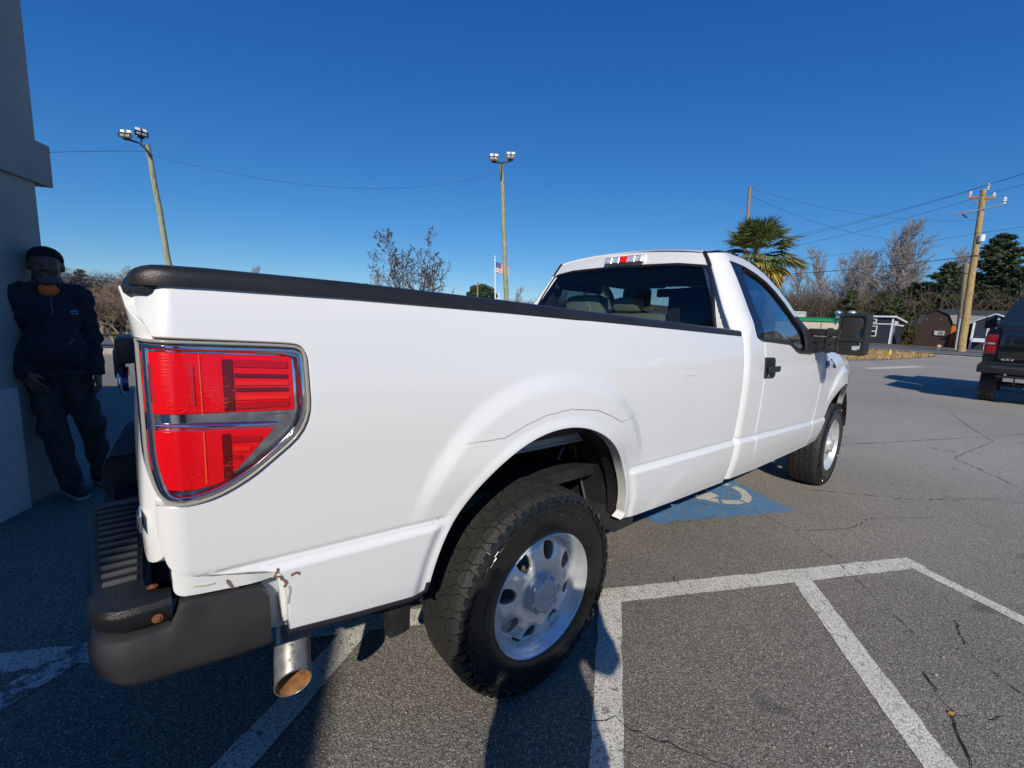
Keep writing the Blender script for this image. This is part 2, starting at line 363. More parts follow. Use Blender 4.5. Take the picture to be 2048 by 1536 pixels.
def arcsheet(c, r0, r1, t0, t1, m, z, seed):
    T = np.linspace(R(t0), R(t1), 24); o = [c+r1*np.array([math.cos(t), math.sin(t)]) for t in T]+[c+r0*np.array([math.cos(t), math.sin(t)]) for t in T[::-1]]
    tag(sheet('painted_wheelchair_symbol', o, m, z, .002, .05, seed), kind='structure')
cc = np.array([2.62, -.42])
for s_, (t0, t1) in enumerate(((-178, -150), (-144, -104), (-98, -12), (-2, 40))): arcsheet(cc, .20, .275, t0, t1, PAINT, .003, 20+s_)
for s_, q in enumerate(([(2.30, -.44), (2.52, -.50), (2.55, -.42), (2.32, -.35)], [(2.52, -.40), (2.60, -.38), (2.66, -.1), (2.58, -.08)], [(2.45, .02), (2.58, .03), (2.57, .15), (2.46, .14)])):
    tag(sheet('painted_wheelchair_symbol', [np.array(p) for p in q], PAINT, .0032, .002, .04, 30+s_), kind='structure')
CRACK = mat('crack_dark', (.010, .010, .010), .95)  # even near-black colour of the thin crack strips
def crack(pts, w0, seed):
    r = rnd(seed); p = dens(pts, .035, False); t = np.gradient(p, axis=0); t /= np.linalg.norm(t, axis=1)[:, None]; nn = np.stack([-t[:, 1], t[:, 0]], 1)
    p = p+nn*np.cumsum(r.normal(0, .003, len(p)))[:, None]*.8+nn*r.normal(0, .0045, len(p))[:, None]; wd = w0*.62*np.clip(r.random(len(p))*1.4, .12, 1); wd[0] = wd[-1] = 0
    mb = MB(); n = len(p); A = p+nn*wd[:, None]; B = p-nn*wd[:, None]
    mb.add([(q[0], q[1], .0045) for q in A]+[(q[0], q[1], .0045) for q in B], [(i, n+i, n+i+1, i+1) for i in range(n-1)])
    tag(mb.build('pavement_crack', CRACK), kind='structure')
for i, (p, w0) in enumerate((([(2.35, -1.1), (2.076, -1.428), (1.939, -1.575), (1.78, -1.72), (1.628, -1.848)], .0032), ([(1.946, -1.934), (1.86, -1.95), (1.68, -1.991), (1.6, -2.06), (1.5, -2.16)], .0042),
        ([(1.35, -1.88), (1.286, -1.906), (1.2, -1.95), (1.156, -1.99), (1.05, -2.0), (.9, -2.05)], .006), ([(-.05, -1.09), (.028, -1.153), (.115, -1.226), (.153, -1.341), (.213, -1.451), (.3, -1.6)], .003),
        ([(1.12, -.86), (1.078, -.925), (1.023, -.993), (1.0, -1.05)], .003), ([(3.4, -.9), (3.9, -1.5), (4.6, -2.0), (5.2, -2.9)], .006), ([(4.5, .2), (5.5, -.6), (7.2, -1.3), (9.5, -2.3)], .008),
        ([(2.1, -.2), (2.3, -.62), (2.45, -.8), (2.35, -1.1)], .003), ([(1.7, -.5), (1.95, -.62), (2.2, -.64)], .003), ([(6, 3), (8.5, 1.0), (12, -.5)], .012), ([(1.68, -1.991), (1.62, -1.93), (1.55, -1.90)], .002), ([(1.156, -1.99), (1.22, -2.06), (1.30, -2.11)], .003), ([(1.939, -1.575), (1.88, -1.50), (1.86, -1.42)], .002), ([(2.35, -1.1), (2.7, -1.35), (3.1, -1.42), (3.6, -1.75)], .004), ([(5.2, -2.2), (6.2, -1.6), (8, -1.9), (11, -1.2)], .007))): crack(p, w0, 50+i)
lf = MB(); lf.add([(1.135, -1.985, .004), (1.156, -1.990, .008), (1.150, -1.976, .010), (1.138, -1.972, .005)], [(0, 1, 2, 3)])
tag(lf.build('dry_leaf', mat('dry_leaf', (.45, .20, .05), .8)), 'small dry orange leaf caught in the pavement crack by the right hatch line', 'leaf')

# ------------------------------------------------------------ the white pickup
TR = empty('pickup_truck', (0, 0, 0)); tag(TR, 'white single-cab pickup truck with black bed rail, tow mirrors and big red tail lamp', 'pickup truck')
def zc(x): return np.interp(x, [-1.1, -.95, -.44, .42, 1.45, 1.74, 2.87, 4.5], [.832, .828, .803, .778, .753, .740, .699, .68])
def prof(z): return interp(z, [.30, .48, .56, .66, .80, .95, 1.08, 1.18, 1.28, 1.34, 1.40, 1.5, 1.6, 1.7, 1.80, 1.845, 1.90],
                              [.90, .925, .947, .965, .975, .982, .984, .979, .966, .955, .938, .885, .832, .778, .722, .690, .62])
def flare(x, z, cx, cz, r0, rf, amp):
    r = np.hypot(x-cx, z-cz); th = np.arctan2(z-cz, np.abs(x-cx)); rf_ = r0+(rf-r0)*(.62+.38*ss(th, .15, 1.1))
    t = (rf_-r)/(rf_-r0); return amp*(.60*ss(t, 0, .36)+.40*ss(t, .2, 1.1))*ss(z, .775, .98)
def ledge(x, z):
    d = z-zc(x); return .013*(1-ss(d, -.020, -.003))-.004*np.exp(-((d-.006)/.006)**2)
def rcorner(t): t = np.clip(t, 0, .985); return 1-np.sqrt(1-t*t)
def Wbed(x, z):
    ra_ = np.hypot(x+.01, z-.545)
    return prof(z)+ledge(x, z)*ss(ra_, .492, .535)+.006*(1-ss(ra_, .480, .516))+flare(x, z, -.01, .545, .475, .675, .025)-(.078+.045*ss(z, 1.32, 1.40))*rcorner((-1.022-x)/.0645)
def xrear(z): return 1.475+.135*ss(z, 1.36, 1.92)*1.0
def Wcab(x, z):
    big = ss(z, 1.30, 1.42); rad = .075+.06*big; dep = .075+.025*big
    w_ = prof(z)+ledge(x, z)-dep*rcorner((xrear(z)+rad-x)/rad)
    w_ = w_-.05*ss(x, 1.95, 2.9)*ss(z, 1.27, 1.5)
    f = np.interp(x, [2.9, 3.4, 3.7, 4.0, 4.3, 4.55], [0, .012, .022, .062, .13, .25]); 
    w_ = w_-f+flare(x, z, 3.67, .50, .455, .62, .030)*(1-ss(x, 3.9, 4.4))
    return w_-.11*np.clip((z-1.04)/.22, 0, 1)**2.2*ss(x, 2.98, 3.3)
SB = lambda u, v: np.stack([u, -Wbed(u, v), v], -1)
SC = lambda u, v: np.stack([u, -Wcab(u, v), v], -1)
def off(S, d):   # same surface pushed outward by d
    return lambda u, v: S(u, v)+np.array([0, -d, 0])
def arc(cx, cz, r, t0, t1, n=40): return [(cx+r*math.cos(R(t)), cz+r*math.sin(R(t))) for t in np.linspace(t0, t1, n)]
zr = lambda x: np.interp(x, [-1.08, -.977, -.685, -.231, .243, 1.46], [1.408, 1.411, 1.410, 1.399, 1.383, 1.345])
top = [(x, float(zr(x))) for x in np.linspace(-1.06, 1.452, 50)]
lampnotch = [(-1.0585, 1.310), (-.86, 1.302, .0), (-.800, 1.298, .045), (-.796, 1.120, .06), (-.915, 1.025, .03), (-.985, .990, .05), (-1.071, .996)]
CU = [-1.0857, -1.0852, -1.084, -1.0815, -1.078, -1.0735, -1.067, -1.059, -1.050, -1.040, -1.030, -1.022]
bed_out = rpoly([(u, 1.404+.006*ss(u, -1.08, -1.02)) for u in CU]+top[2:]+[(1.458, 1.30), (1.456, 1.0), (1.452, .76), (1.452, .497, .006), (.9, .519), (.445, .545, .01), (.474, .57, .01)]
    + arc(-.01, .545, .475, 6, 172, 60)+[(-.490, .598, .012), (-.512, .592), (-.70, .621), (-.852, .648), (-.856, .735), (-.866, .800, .03), (-.90, .8135), (-.95, .8225), (-1.02, .838, .01), (-1.060, .862, .03), (-1.071, .93)]+lampnotch[::-1]+[(-1.064, 1.325), (-1.073, 1.343), (-1.0795, 1.362), (-1.0835, 1.380), (-1.0852, 1.395)], L=.03)
ex = [(x, float(zc(x))+d) for x in np.arange(-1.05, 1.45, .03) for d in (-.024, -.018, -.012, -.006, -.001, .006, .014)]
avz = lambda G: np.abs(G[:, 1]-zc(G[:, 0])+.005) < .027
avb = lambda G: avz(G) | (np.hypot(G[:, 0]+.01, G[:, 1]-.545) < .696) | (G[:, 0] < -1.016)
CREASE = (-.030, -.024, -.018, -.0135, -.010, -.0065, -.003, .001, .005, .010, .016, .022)
ex = [(x, float(zc(x))+d) for x in np.arange(-1.01, 1.45, .014) for d in CREASE if math.hypot(x+.01, float(zc(x))+d-.545) > .543]
ex += [(-.01+r*math.cos(t), .545+r*math.sin(t)) for r in (.4825, .4875, .4925, .4975, .5025, .5075, .513, .520, .529, .540) for t in np.linspace(.02, 3.12, 190)]
ex += [(-.01+r*math.cos(t), .545+r*math.sin(t)) for r in np.arange(.551, .695, .011) for t in np.linspace(.02, 3.12, 170) if abs(.545+r*math.sin(t)-float(zc(-.01+r*math.cos(t)))+.005) > .029]
ex += [(u, z) for u in CU[1:] for z in list(np.arange(.86, .992, .010))+list(np.arange(1.318, 1.402, .009))]
panel('bed_side', bed_out, [], SB, .014, WHITE, TR, extra=ex, depth=.045, bev=.004, avoid=avb)
panel('bed_side', bed_out, [], SB, .06, WHITE, TR, depth=.045, bev=.004, mirror=True)
# recessed strip behind the bumper and its scuffs
Sv = lambda u, v: np.stack([u, -(prof(v)-.008-.012*ss(u, -.93, -.86)-.05*rcorner((-1.02-u)/.052)), v], -1)
panel('quarter_valance', rpoly([(-1.055, .80, .02), (-.90, .778, .01), (-.868, .775, .025), (-.858, .65), (-.82, .65), (-.82, .84), (-1.055, .856)], L=.02), [], Sv, .02, WHITE, TR, depth=.05, bev=.004)
for z_ in (1,):
    iv = MB(); iv.prism([(-.885, .635), (-.80, .62), (-.80, .82), (-.90, .80)], -.925, -.60, 'xz'); iv.build('quarter_inner_panel', mat('shaded_panel_paint', (.42, .45, .50), .4), TR)  # bluish shade of the recess put into the panel's colour
SCUFF = mat('bare_scuff', (.22, .14, .10), .8, var=.4, vscale=200); PENC = mat('dark_scratch', (.16, .15, .14), .7)
def strip_on(S, pts, wd, m, name, lift=.0012, seed=0, jit=.0):
    r = rnd(seed); p = dens(pts, .012, False); t = np.gradient(p, axis=0); t /= np.linalg.norm(t, axis=1)[:, None]; nn = np.stack([-t[:, 1], t[:, 0]], 1)
    if jit: p = p+nn*r.normal(0, jit, len(p))[:, None]
    k = len(p); ww = np.full(k, wd) if np.isscalar(wd) else np.interp(np.linspace(0, 1, k), np.linspace(0, 1, len(wd)), wd)
    A = S(*(p+nn*ww[:, None]/2).T)+[0, -lift, 0]; B = S(*(p-nn*ww[:, None]/2).T)+[0, -lift, 0]
    mb = MB(); mb.add(np.concatenate([A, B]), [(i, i+1, k+i+1, k+i) for i in range(k-1)]); return mb.build(name, m, TR)
strip_on(SB, [(-.393, 1.025), (-.264, 1.023), (-.182, 1.052), (-.096, 1.074), (.023, 1.084), (.171, 1.065), (.258, 1.034), (.322, 1.004), (.36, 1.008), (.445, 1.020)], [.0005, .0018, .0011, .0015, .0020, .0017, .0006], PENC, 'body_scratch', seed=3, jit=.0006)
for p_, w_ in (([(.55, 1.22), (.60, 1.235), (.66, 1.232), (.72, 1.24)], .0025), ([(.57, 1.236), (.61, 1.242)], .003), ([(.50, 1.215), (.56, 1.222)], .003)):
    strip_on(SB, p_, w_, mat('chalky_scuff', (.9, .9, .9), .7), 'paint_scuff', seed=5, jit=.002)
strip_on(SB, [(.80, 1.158), (.92, 1.155)], .0015, mat('rust_scratch', (.45, .32, .22), .7), 'body_scratch')
for p_, w_ in (([(-.872, .812), (-.880, .800), (-.868, .795), (-.860, .78), (-.862, .765)], .006), ([(-.848, .788), (-.836, .792), (-.828, .788)], .006), ([(-.853, .765), (-.850, .745), (-.853, .72)], .004)):
    strip_on(SB, p_, w_, SCUFF if w_ > .005 else mat('primer_scuff', (.45, .45, .46), .8), 'paint_scuff', .0016, 7, .003)
strip_on(Sv, [(-.965, .812), (-.960, .800), (-.955, .790), (-.945, .787)], [.003, .008, .005, .001], SCUFF, 'rust_chip', .0016, 8)
strip_on(Sv, [(-1.02, .818), (-1.0, .812), (-.985, .812)], .003, mat('beige_scuff', (.5, .46, .36), .8), 'paint_scuff', .0016, 9)
# black lower edge trim on the bed
tr = [(-.852, .650), (-.70, .623), (-.512, .594), (-.492, .602), (-.487, .630)]
pp = dens(tr, .03, False); tm = MB(); tm.tube([(q[0], -float(Wbed(q[0], q[1]))+.012, q[1]-.006) for q in pp], .013, 8); tm.build('lower_edge_trim', BLACKP, TR, 60)
# bed rail caps
def railcap(side, name):
    X = np.concatenate([[-1.083, -1.079, -1.072, -1.062, -1.05, -1.035], np.linspace(-1.015, 1.458, 60)]); sec = []
    for x in X:
        z0 = float(zr(max(x, -1.06)))-.004; h = .034*(1-.72*float(rcorner((-1.040-x)/.044)))
        y0 = -float(prof(1.40))-.006+.055*float(rcorner((-1.02-x)/.0735))
        sec.append([(x, y0, z0-.002), (x, y0-.001, z0+h*.45), (x, y0+.003, z0+h*.8), (x, y0+.012, z0+h), (x, y0+.03, z0+h+.003), (x, y0+.085, z0+h), (x, y0+.09, z0+h-.02), (x, y0+.04, z0-.002)])
    V = np.array(sec)*[1, side, 1]; n, k = V.shape[:2]; mb = MB()
    F = [(i*k+j, i*k+(j+1) % k, (i+1)*k+(j+1) % k, (i+1)*k+j) for i in range(n-1) for j in range(k)]+[tuple(range(k))[::-1], tuple((n-1)*k+j for j in range(k))]
    if side > 0: F = [f[::-1] for f in F]
    mb.add(V.reshape(-1, 3), F); mb.build(name, RAILP, TR, 50)
railcap(1, 'bed_rail_cap'); railcap(-1, 'bed_rail_cap')
# tailgate: spoiler lip above, hollow below, crowned in plan
def Xtg(y, z):
    plan = .016*(1-np.clip(np.abs(y)/.93, 0, 1)**2.2)
    pz = interp(z, [.80, .86, .93, 1.05, 1.18, 1.26, 1.33, 1.38, 1.41, 1.44], [.0, .010, .013, .010, .002, .0, .006, .014, .020, .016])
    return -1.078-plan-pz+.045*rcorner((np.abs(y)-.885)/.05)
ST = lambda u, v: np.stack([Xtg(u, v), u, v], -1)
panel('tailgate', rpoly([(-.934, .86, .03), (.934, .86, .03), (.934, 1.315), (.922, 1.340, .02), (.880, 1.372, .02), (.868, 1.40), (-.868, 1.40), (-.880, 1.372, .02), (-.922, 1.340, .02), (-.934, 1.315)], L=.03), [], ST, .04, WHITE, TR, out=(-1, 0, 0), depth=.05)
mb = MB(); mb.v = []
V = []
for y in np.linspace(-.93, .93, 41):
    x0 = float(Xtg(y, 1.405))+.010; V.append([(x0-.002, y, 1.388), (x0-.005, y, 1.400), (x0+.001, y, 1.414), (x0+.012, y, 1.427), (x0+.032, y, 1.436), (x0+.09, y, 1.437), (x0+.09, y, 1.39)])
V = np.array(V); n, k = V.shape[:2]; mb = MB(); mb.add(V.reshape(-1, 3), [(i*k+j, (i+1)*k+j, (i+1)*k+(j+1) % k, i*k+(j+1) % k) for i in range(n-1) for j in range(k)]+[tuple(range(k)), tuple((n-1)*k+j for j in range(k))[::-1]])
mb.build('tailgate_cap', RAILP, TR, 40)
mb = MB(); mb.box((-1.118, 0, 1.215), (.05, .24, .085), bev=.015); mb.box((-1.137, 0, 1.17), (.025, .16, .10), bev=.01); mb.build('tailgate_handle', BLACKP, TR, 40)
mb = MB(); t = np.linspace(0, 2*math.pi, 33)[:-1]; mb.prism([(.095*math.cos(a), 1.110+.042*math.sin(a)) for a in t], -1.136, -1.116, 'yz'); o = mb.build('badge_oval', mat('badge_blue', (.01, .03, .16), .15, coat=1), TR)
mb = MB(); mb.tube([(-1.137, .098*math.cos(a), 1.110+.045*math.sin(a)) for a in np.linspace(0, 2*math.pi, 40)], .006, 6, False); mb.build('badge_rim', CHROME, TR, 60)
V_, F_ = text_mesh('Ford', .055, .001); V2_ = np.stack([-1.138-V_[:, 2], -V_[:, 0], 1.110+V_[:, 1]], 1); mb = MB(); mb.add(V2_, F_); mb.build('badge_script', CHROME, TR)
mb = MB(); mb.box((float(Xtg(-.893, .95))-.002, -.893, .95), (.006, .06, .034), bev=.002); mb.build('model_badge', CHROME, TR, 40)
mb = MB(); mb.box((float(Xtg(-.893, .95))-.0055, -.893, .95), (.002, .048, .020)); mb.build('model_badge', mat('badge_dark', (.03, .035, .05), .2), TR)

# ---- tail lamp: chrome housing sunk in the notch, red lens blocks, clear cover
def lp(scale): 
    o_ = rpoly(lampnotch, L=.02); return o_
lamp_out = rpoly([(-1.0838, 1.3085), (-.86, 1.3005), (-.8015, 1.2965, .043), (-.798, 1.121, .06), (-.916, 1.0268, .03), (-.986, .9925, .04), (-1.062, .9945, .04), (-1.0825, 1.07, .04)], L=.012)
def ring(poly, d): return inset(poly if area(poly) > 0 else poly[::-1], d)
SL = lambda d: (lambda u, v: np.stack([u+.0*v, -(Wbed(u, v)+d), v], -1))
bottoms = MB()
panel('tail_lamp', lamp_out, [], SL(-.014), .02, CHROMED, TR, depth=.03, bev=.001); LH = col.objects['tail_lamp']
panel('lamp_rim', lamp_out, [ring(lamp_out, .0065)], SL(.006), .02, mat('grey_lamp_gasket', (.34, .32, .29), .25, coat=1), LH, depth=.02, bev=.003)
panel('lamp_bezel', ring(lamp_out, .0067), [ring(lamp_out, .0185)], SL(.004), .02, CHROME, LH, depth=.022, bev=.005)
up = rpoly([(-1.0795, 1.286), (-.845, 1.274), (-.830, 1.272, .02), (-.829, 1.160, .006), (-1.0795, 1.172)], L=.012)
lo_ = rpoly([(-1.0790, 1.142), (-.868, 1.126, .008), (-.958, 1.028, .02), (-1.0, 1.020, .02), (-1.058, 1.026, .02), (-1.075, 1.08)], L=.012)
for poly in (up, lo_):
    o = panel('red_lens', poly, [], SL(-.002), .012, RED, LH, depth=.012, bev=.002)
# ribs on the red lens; wells are strips with shade in their colour
def rib(x0, x1, z0, z1, wd, m, d=.0005, name='lens_rib'):
    k = 10; P = np.stack([np.linspace(x0, x1, k), np.linspace(z0, z1, k)], 1); A = SL(d)(P[:, 0], P[:, 1]+wd/2); B = SL(d)(P[:, 0], P[:, 1]-wd/2); A2 = SL(-.004)(P[:, 0], P[:, 1]+wd/2+.001); B2 = SL(-.004)(P[:, 0], P[:, 1]-wd/2-.001)
    mb = MB(); mb.add(np.concatenate([A2, A, B, B2]), [(r*k+i, r*k+i+1, (r+1)*k+i+1, (r+1)*k+i) for r in range(3) for i in range(k-1)]); return mb.build(name, m, LH, 30)
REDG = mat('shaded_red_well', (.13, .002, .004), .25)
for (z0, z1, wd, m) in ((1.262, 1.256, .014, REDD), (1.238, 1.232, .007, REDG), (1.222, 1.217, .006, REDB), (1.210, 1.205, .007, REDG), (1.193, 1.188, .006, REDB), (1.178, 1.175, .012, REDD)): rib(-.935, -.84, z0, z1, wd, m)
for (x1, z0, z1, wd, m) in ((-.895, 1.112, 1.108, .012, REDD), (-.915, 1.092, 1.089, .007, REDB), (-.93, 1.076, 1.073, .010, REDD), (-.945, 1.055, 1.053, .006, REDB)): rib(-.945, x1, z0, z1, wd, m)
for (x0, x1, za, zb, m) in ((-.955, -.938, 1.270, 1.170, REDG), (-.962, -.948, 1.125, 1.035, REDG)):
    mb = MB(); Z = np.linspace(za, zb, 8); A = SL(.0004)(np.full(8, x0), Z); B = SL(.0004)(np.full(8, x1), Z); mb.add(np.concatenate([A, B]), [(i, i+1, 8+i+1, 8+i) for i in range(7)]); mb.build('lens_rib', m, LH)
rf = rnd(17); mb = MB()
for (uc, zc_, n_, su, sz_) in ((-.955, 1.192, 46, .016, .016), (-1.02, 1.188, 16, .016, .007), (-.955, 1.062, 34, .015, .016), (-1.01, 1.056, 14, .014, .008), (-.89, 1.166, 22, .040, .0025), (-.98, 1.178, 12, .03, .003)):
    for _ in range(n_*2//3):      # flat bright flecks, sun glints painted onto the lens
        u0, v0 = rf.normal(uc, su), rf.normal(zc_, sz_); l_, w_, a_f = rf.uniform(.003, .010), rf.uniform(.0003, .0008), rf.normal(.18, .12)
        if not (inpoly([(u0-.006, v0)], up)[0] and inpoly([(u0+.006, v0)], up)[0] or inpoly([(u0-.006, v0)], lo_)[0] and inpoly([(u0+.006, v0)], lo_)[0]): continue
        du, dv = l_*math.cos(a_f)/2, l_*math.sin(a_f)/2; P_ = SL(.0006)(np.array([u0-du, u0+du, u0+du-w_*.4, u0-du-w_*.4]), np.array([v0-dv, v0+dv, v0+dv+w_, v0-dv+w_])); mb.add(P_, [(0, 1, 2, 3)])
mb.build('lens_glint', mat('glint_red', (1.0, .055, .03), .25), LH)['kind'] = 'stuff'
mb = MB(); mb.add(SL(.0003)(np.array([-1.062, -1.0, -1.0, -1.062]), np.array([1.192, 1.186, 1.258, 1.262])), [(0, 1, 2, 3)]); mb.build('lens_rib', mat('inner_red_well', (.48, .004, .010), .2), LH)
mb = MB()
for k_, (z0, z1) in enumerate(((1.276, 1.168), (1.134, 1.032))):
    for x in (-.990,):
        for z in np.arange(z1, z0, .0045): mb.lathe([(.0, 0), (.0010, .0004), (.0014, .0014)], 6, 'y', (x, -float(Wbed(x, z))-.0012, z))
mb.build('prism_glint_dots', mat('orange_prism_glint', (1.0, .22, .05), .3), LH)['kind'] = 'stuff'  # prism row, its orange glints put into the colour
for z in np.arange(1.18, 1.27, .0045): pass
for x in (-1.04, -.98, -.92):
    pass
mb = MB(); mb.add(SL(-.008)(np.array([-1.066, -.84, -.84, -1.066]), np.array([1.164, 1.152, 1.134, 1.148])), [(0, 3, 2, 1)]); mb.build('reverse_lens', CHROMED, LH)
mb = MB(); mb.tube([tuple(SL(-.004)(np.array([x]), np.array([z]))[0]) for x, z in ((-1.07, 1.149), (-1.0, 1.144), (-.90, 1.136), (-.863, 1.134))], .0045, 8); mb.build('chrome_divider', CHROME, LH, 60)
mb = MB(); mb.tube([tuple(SL(-.005)(np.array([x]), np.array([z]))[0]) for x, z in ((-1.065, 1.294), (-.95, 1.289), (-.85, 1.283), (-.818, 1.272), (-.815, 1.24), (-.815, 1.17))], .006, 8); mb.build('chrome_divider', CHROME, LH, 60)
panel('clear_cover', ring(lamp_out, .010), [], SL(.0075), .02, CLEAR, LH, depth=.004, bev=.003)
mb = MB(); mb.box((-1.07, .93, 1.15), (.05, .06, .30), bev=.01); mb.build('tail_lamp', RED, TR, 40)

# ---- cab side (roof rail, rear corner, lower corner), door, fender
SEAM = [(1.757, 1.322), (1.755, 1.25), (1.757, 1.0), (1.762, .75), (1.785, .62), (1.855, .486)]
dlo_top = [(1.692, 1.800), (1.80, 1.796), (1.90, 1.788), (2.03, 1.763), (2.16, 1.727), (2.28, 1.672), (2.39, 1.600), (2.47, 1.530), (2.54, 1.440), (2.59, 1.340), (2.60, 1.243)]
dlo_rear = [(1.700, 1.790), (1.690, 1.68), (1.672, 1.56), (1.655, 1.46), (1.640, 1.385), (1.650, 1.345), (1.69, 1.330)]
roofl = [(1.608, 1.842), (1.75, 1.858), (1.90, 1.850), (2.05, 1.828), (2.25, 1.775), (2.44, 1.690), (2.56, 1.600), (2.66, 1.490), (2.74, 1.380), (2.82, 1.262)]
rearl = [(float(xrear(z)), z) for z in np.linspace(1.835, 1.30, 16)]
cab_out = rpoly([(p[0], p[1]) for p in roofl]+[(2.605, 1.250)]+dlo_top[::-1][1:]+dlo_rear+[(1.752, 1.3265)]+[(x-.004, z) for x, z in SEAM[1:]]+[(1.476, .500, .006)]+[(1.475, .8), (1.475, 1.0), (1.475, 1.2)]+rearl[::-1], L=.03)
# smooth the roofline
avc = lambda G: avz(G) | ((G[:, 1] > 1.30) & (G[:, 0] < xrear(G[:, 1])+.14)) | ((G[:, 1] <= 1.30) & (G[:, 0] < 1.475+.08))
exc = [(1.475+d, z) for z in np.arange(.52, 1.30, .016) for d in (.003, .006, .011, .017, .024, .032, .042, .052, .065, .078) if abs(z-.745) > .03]+[(float(xrear(z))+d, z) for z in np.arange(1.305, 1.84, .014) for d in (.003, .008, .014, .022, .03, .04, .052, .065, .08, .097, .115, .135)]
exc += [(x, float(zc(x))+d) for x in np.arange(1.48, 1.86, .012) for d in CREASE]
for mir in (False, True): panel('cab_side', cab_out, [], SC, .018, WHITE, TR, extra=exc, depth=.05, bev=.005, mirror=mir, avoid=avc)
dfr = [(2.862, 1.250), (2.868, 1.146), (2.915, .97), (2.905, .755), (2.895, .674), (2.921, .482)]
door_out = rpoly([(1.762, 1.318, .004), (1.793, 1.321), (2.184, 1.303, .03), (2.305, 1.255, .06), (2.60, 1.241)]+[dfr[0]]+dfr[1:-1]+[(2.921, .482, .01), (1.866, .484, .01)]+[(x+.005, z) for x, z in SEAM[1:-1]][::-1], L=.03)
exd = [(x, float(zc(x))+d) for x in np.arange(1.77, 2.93, .016) for d in CREASE]
for mir in (False, True): 
    DR = panel('door', door_out, [], SC, .022, WHITE, TR, extra=exd, depth=.04, bev=.005, mirror=mir, avoid=avz)
    if not mir: DOOR = DR
fen_out = rpoly([(2.871, 1.252), (3.0, 1.262), (3.2, 1.262), (3.5, 1.25), (3.9, 1.215), (4.2, 1.15), (4.42, 1.03), (4.50, .88), (4.44, .74), (4.15, .72)]+arc(3.67, .50, .455, 28, 176, 50)+[(3.205, .49, .01), (2.931, .482, .01)]+[(x+.010, z) for x, z in dfr[:-1]][::-1], L=.03)
avf = lambda G: avz(G) & (G[:, 0] < 3.4)
exf = [(x, float(zc(x))+d) for x in np.arange(2.94, 3.4, .016) for d in CREASE]
for mir in (False, True): panel('front_fender', fen_out, [], SC, .02, WHITE, TR, extra=exf, depth=.04, bev=.005, mirror=mir, avoid=avf)
# hood
def hood(u, v):   # u along x, v -1..1
    x = u; wv = Wcab(x, np.interp(x, [2.87, 3.5, 3.9, 4.2, 4.42], [1.26, 1.25, 1.215, 1.15, 1.03])); z = np.interp(x, [2.87, 3.5, 3.9, 4.2, 4.42, 4.55], [1.262, 1.252, 1.217, 1.152, 1.03, .9])
    return np.stack([x+.12*(1-v*v)*ss(x, 3.6, 4.4), wv*v, z+.05*(1-v**4)], -1)
panel('hood', rpoly([(2.90, -1), (4.42, -1), (4.42, 1), (2.90, 1)], L=.08), [], hood, .09, WHITE, TR, out=(0, 0, 1), depth=.02)
mb = MB(); mb.box((4.42, 0, .86), (.16, 1.5, .42), bev=.03); mb.build('grille', BLACKG, TR, 40)
V = []
for t in np.linspace(-1, 1, 31):
    y = t*.97; x = 4.62-.34*abs(t)**3.2; y *= .86; V.append([(x, y*.97, .46), (x+.03, y, .52), (x+.04, y, .66), (x+.01, y, .74), (x-.12, y*.98, .75), (x-.12, y*.97, .46)])
V = np.array(V); n, k = V.shape[:2]; mb = MB(); mb.add(V.reshape(-1, 3), [(i*k+j, i*k+(j+1) % k, (i+1)*k+(j+1) % k, (i+1)*k+j) for i in range(n-1) for j in range(k)]+[tuple(range(k))[::-1], tuple((n-1)*k+j for j in range(k))])
mb.build('front_bumper', mat('front_bumper_grey', (.05, .05, .052), .4), TR, 40)
mb = MB(); mb.box((4.20, -.842, .62), (.16, .05, .24), bev=.02); mb.build('bumper_end_cap', BLACKP, TR, 40)
mb = MB(); mb.box((4.13, -.868, .745), (.05, .02, .02), bev=.006); mb.build('bumper_bolt', CHROME, TR, 40)

# ---- roof, windshield, rear wall
rx = np.array([p[0] for p in roofl]); rz = np.array([p[1] for p in roofl])
def edge(x): 
    z = interp(x, rx, rz); return z, Wcab(x, z)-.0
def roofS(u, v):
    z, wy = edge(u); cr = .062*ss(u, 1.5, 1.75)*(1-.3*ss(u, 2.1, 2.8))+.035*(1-ss(u, 1.5, 1.75)); wy = wy+.0
    return np.stack([u+.06*(1-v*v)*ss(u, 2.0, 2.7)-.028*(1-v**4)*(1-ss(u, 1.6, 1.8)), wy*v, z+cr*(1-np.abs(v)**2.3)], -1)
panel('roof', rpoly([(1.612, -.955), (2.12, -.955), (2.12, .955), (1.612, .955)], L=.05), [], roofS, .06, WHITE, TR, out=(0, 0, 1), depth=.02, bev=.004)
for s_ in (-1, 1):
    ditch = MB()
    P = [tuple(roofS(np.array([u]), np.array([s_*.958]))[0]+np.array([0, 0, -.001])) for u in np.linspace(1.612, 2.12, 24)]; ditch.tube(P, .0045, 8); ditch.build('roof_ditch_molding', SEAL, TR, 60)
panel('windshield', rpoly([(2.14, -.95), (2.80, -.95), (2.80, .95), (2.14, .95)], L=.06), [], roofS, .08, GLASSF, TR, out=(0, 0, 1), depth=.005, bev=.001)
wsf = MB()
for s_ in (-1, 1): wsf.tube([tuple(roofS(np.array([u]), np.array([s_*.97]))[0]) for u in np.linspace(2.1, 2.82, 20)], .016, 8)
wsf.tube([tuple(roofS(np.array([2.13]), np.array([v]))[0]) for v in np.linspace(-.97, .97, 20)], .014, 8)
wsf.build('windshield_seal', SEAL, TR, 60)
def rearS(u, v):  # u=y, v=z
    x0 = xrear(v)+.004; wy = Wcab(xrear(v)+.004, v); t = np.clip(np.abs(u)/wy, 0, 1)
    return np.stack([x0-.030*(1-t**3.0), u, v], -1)
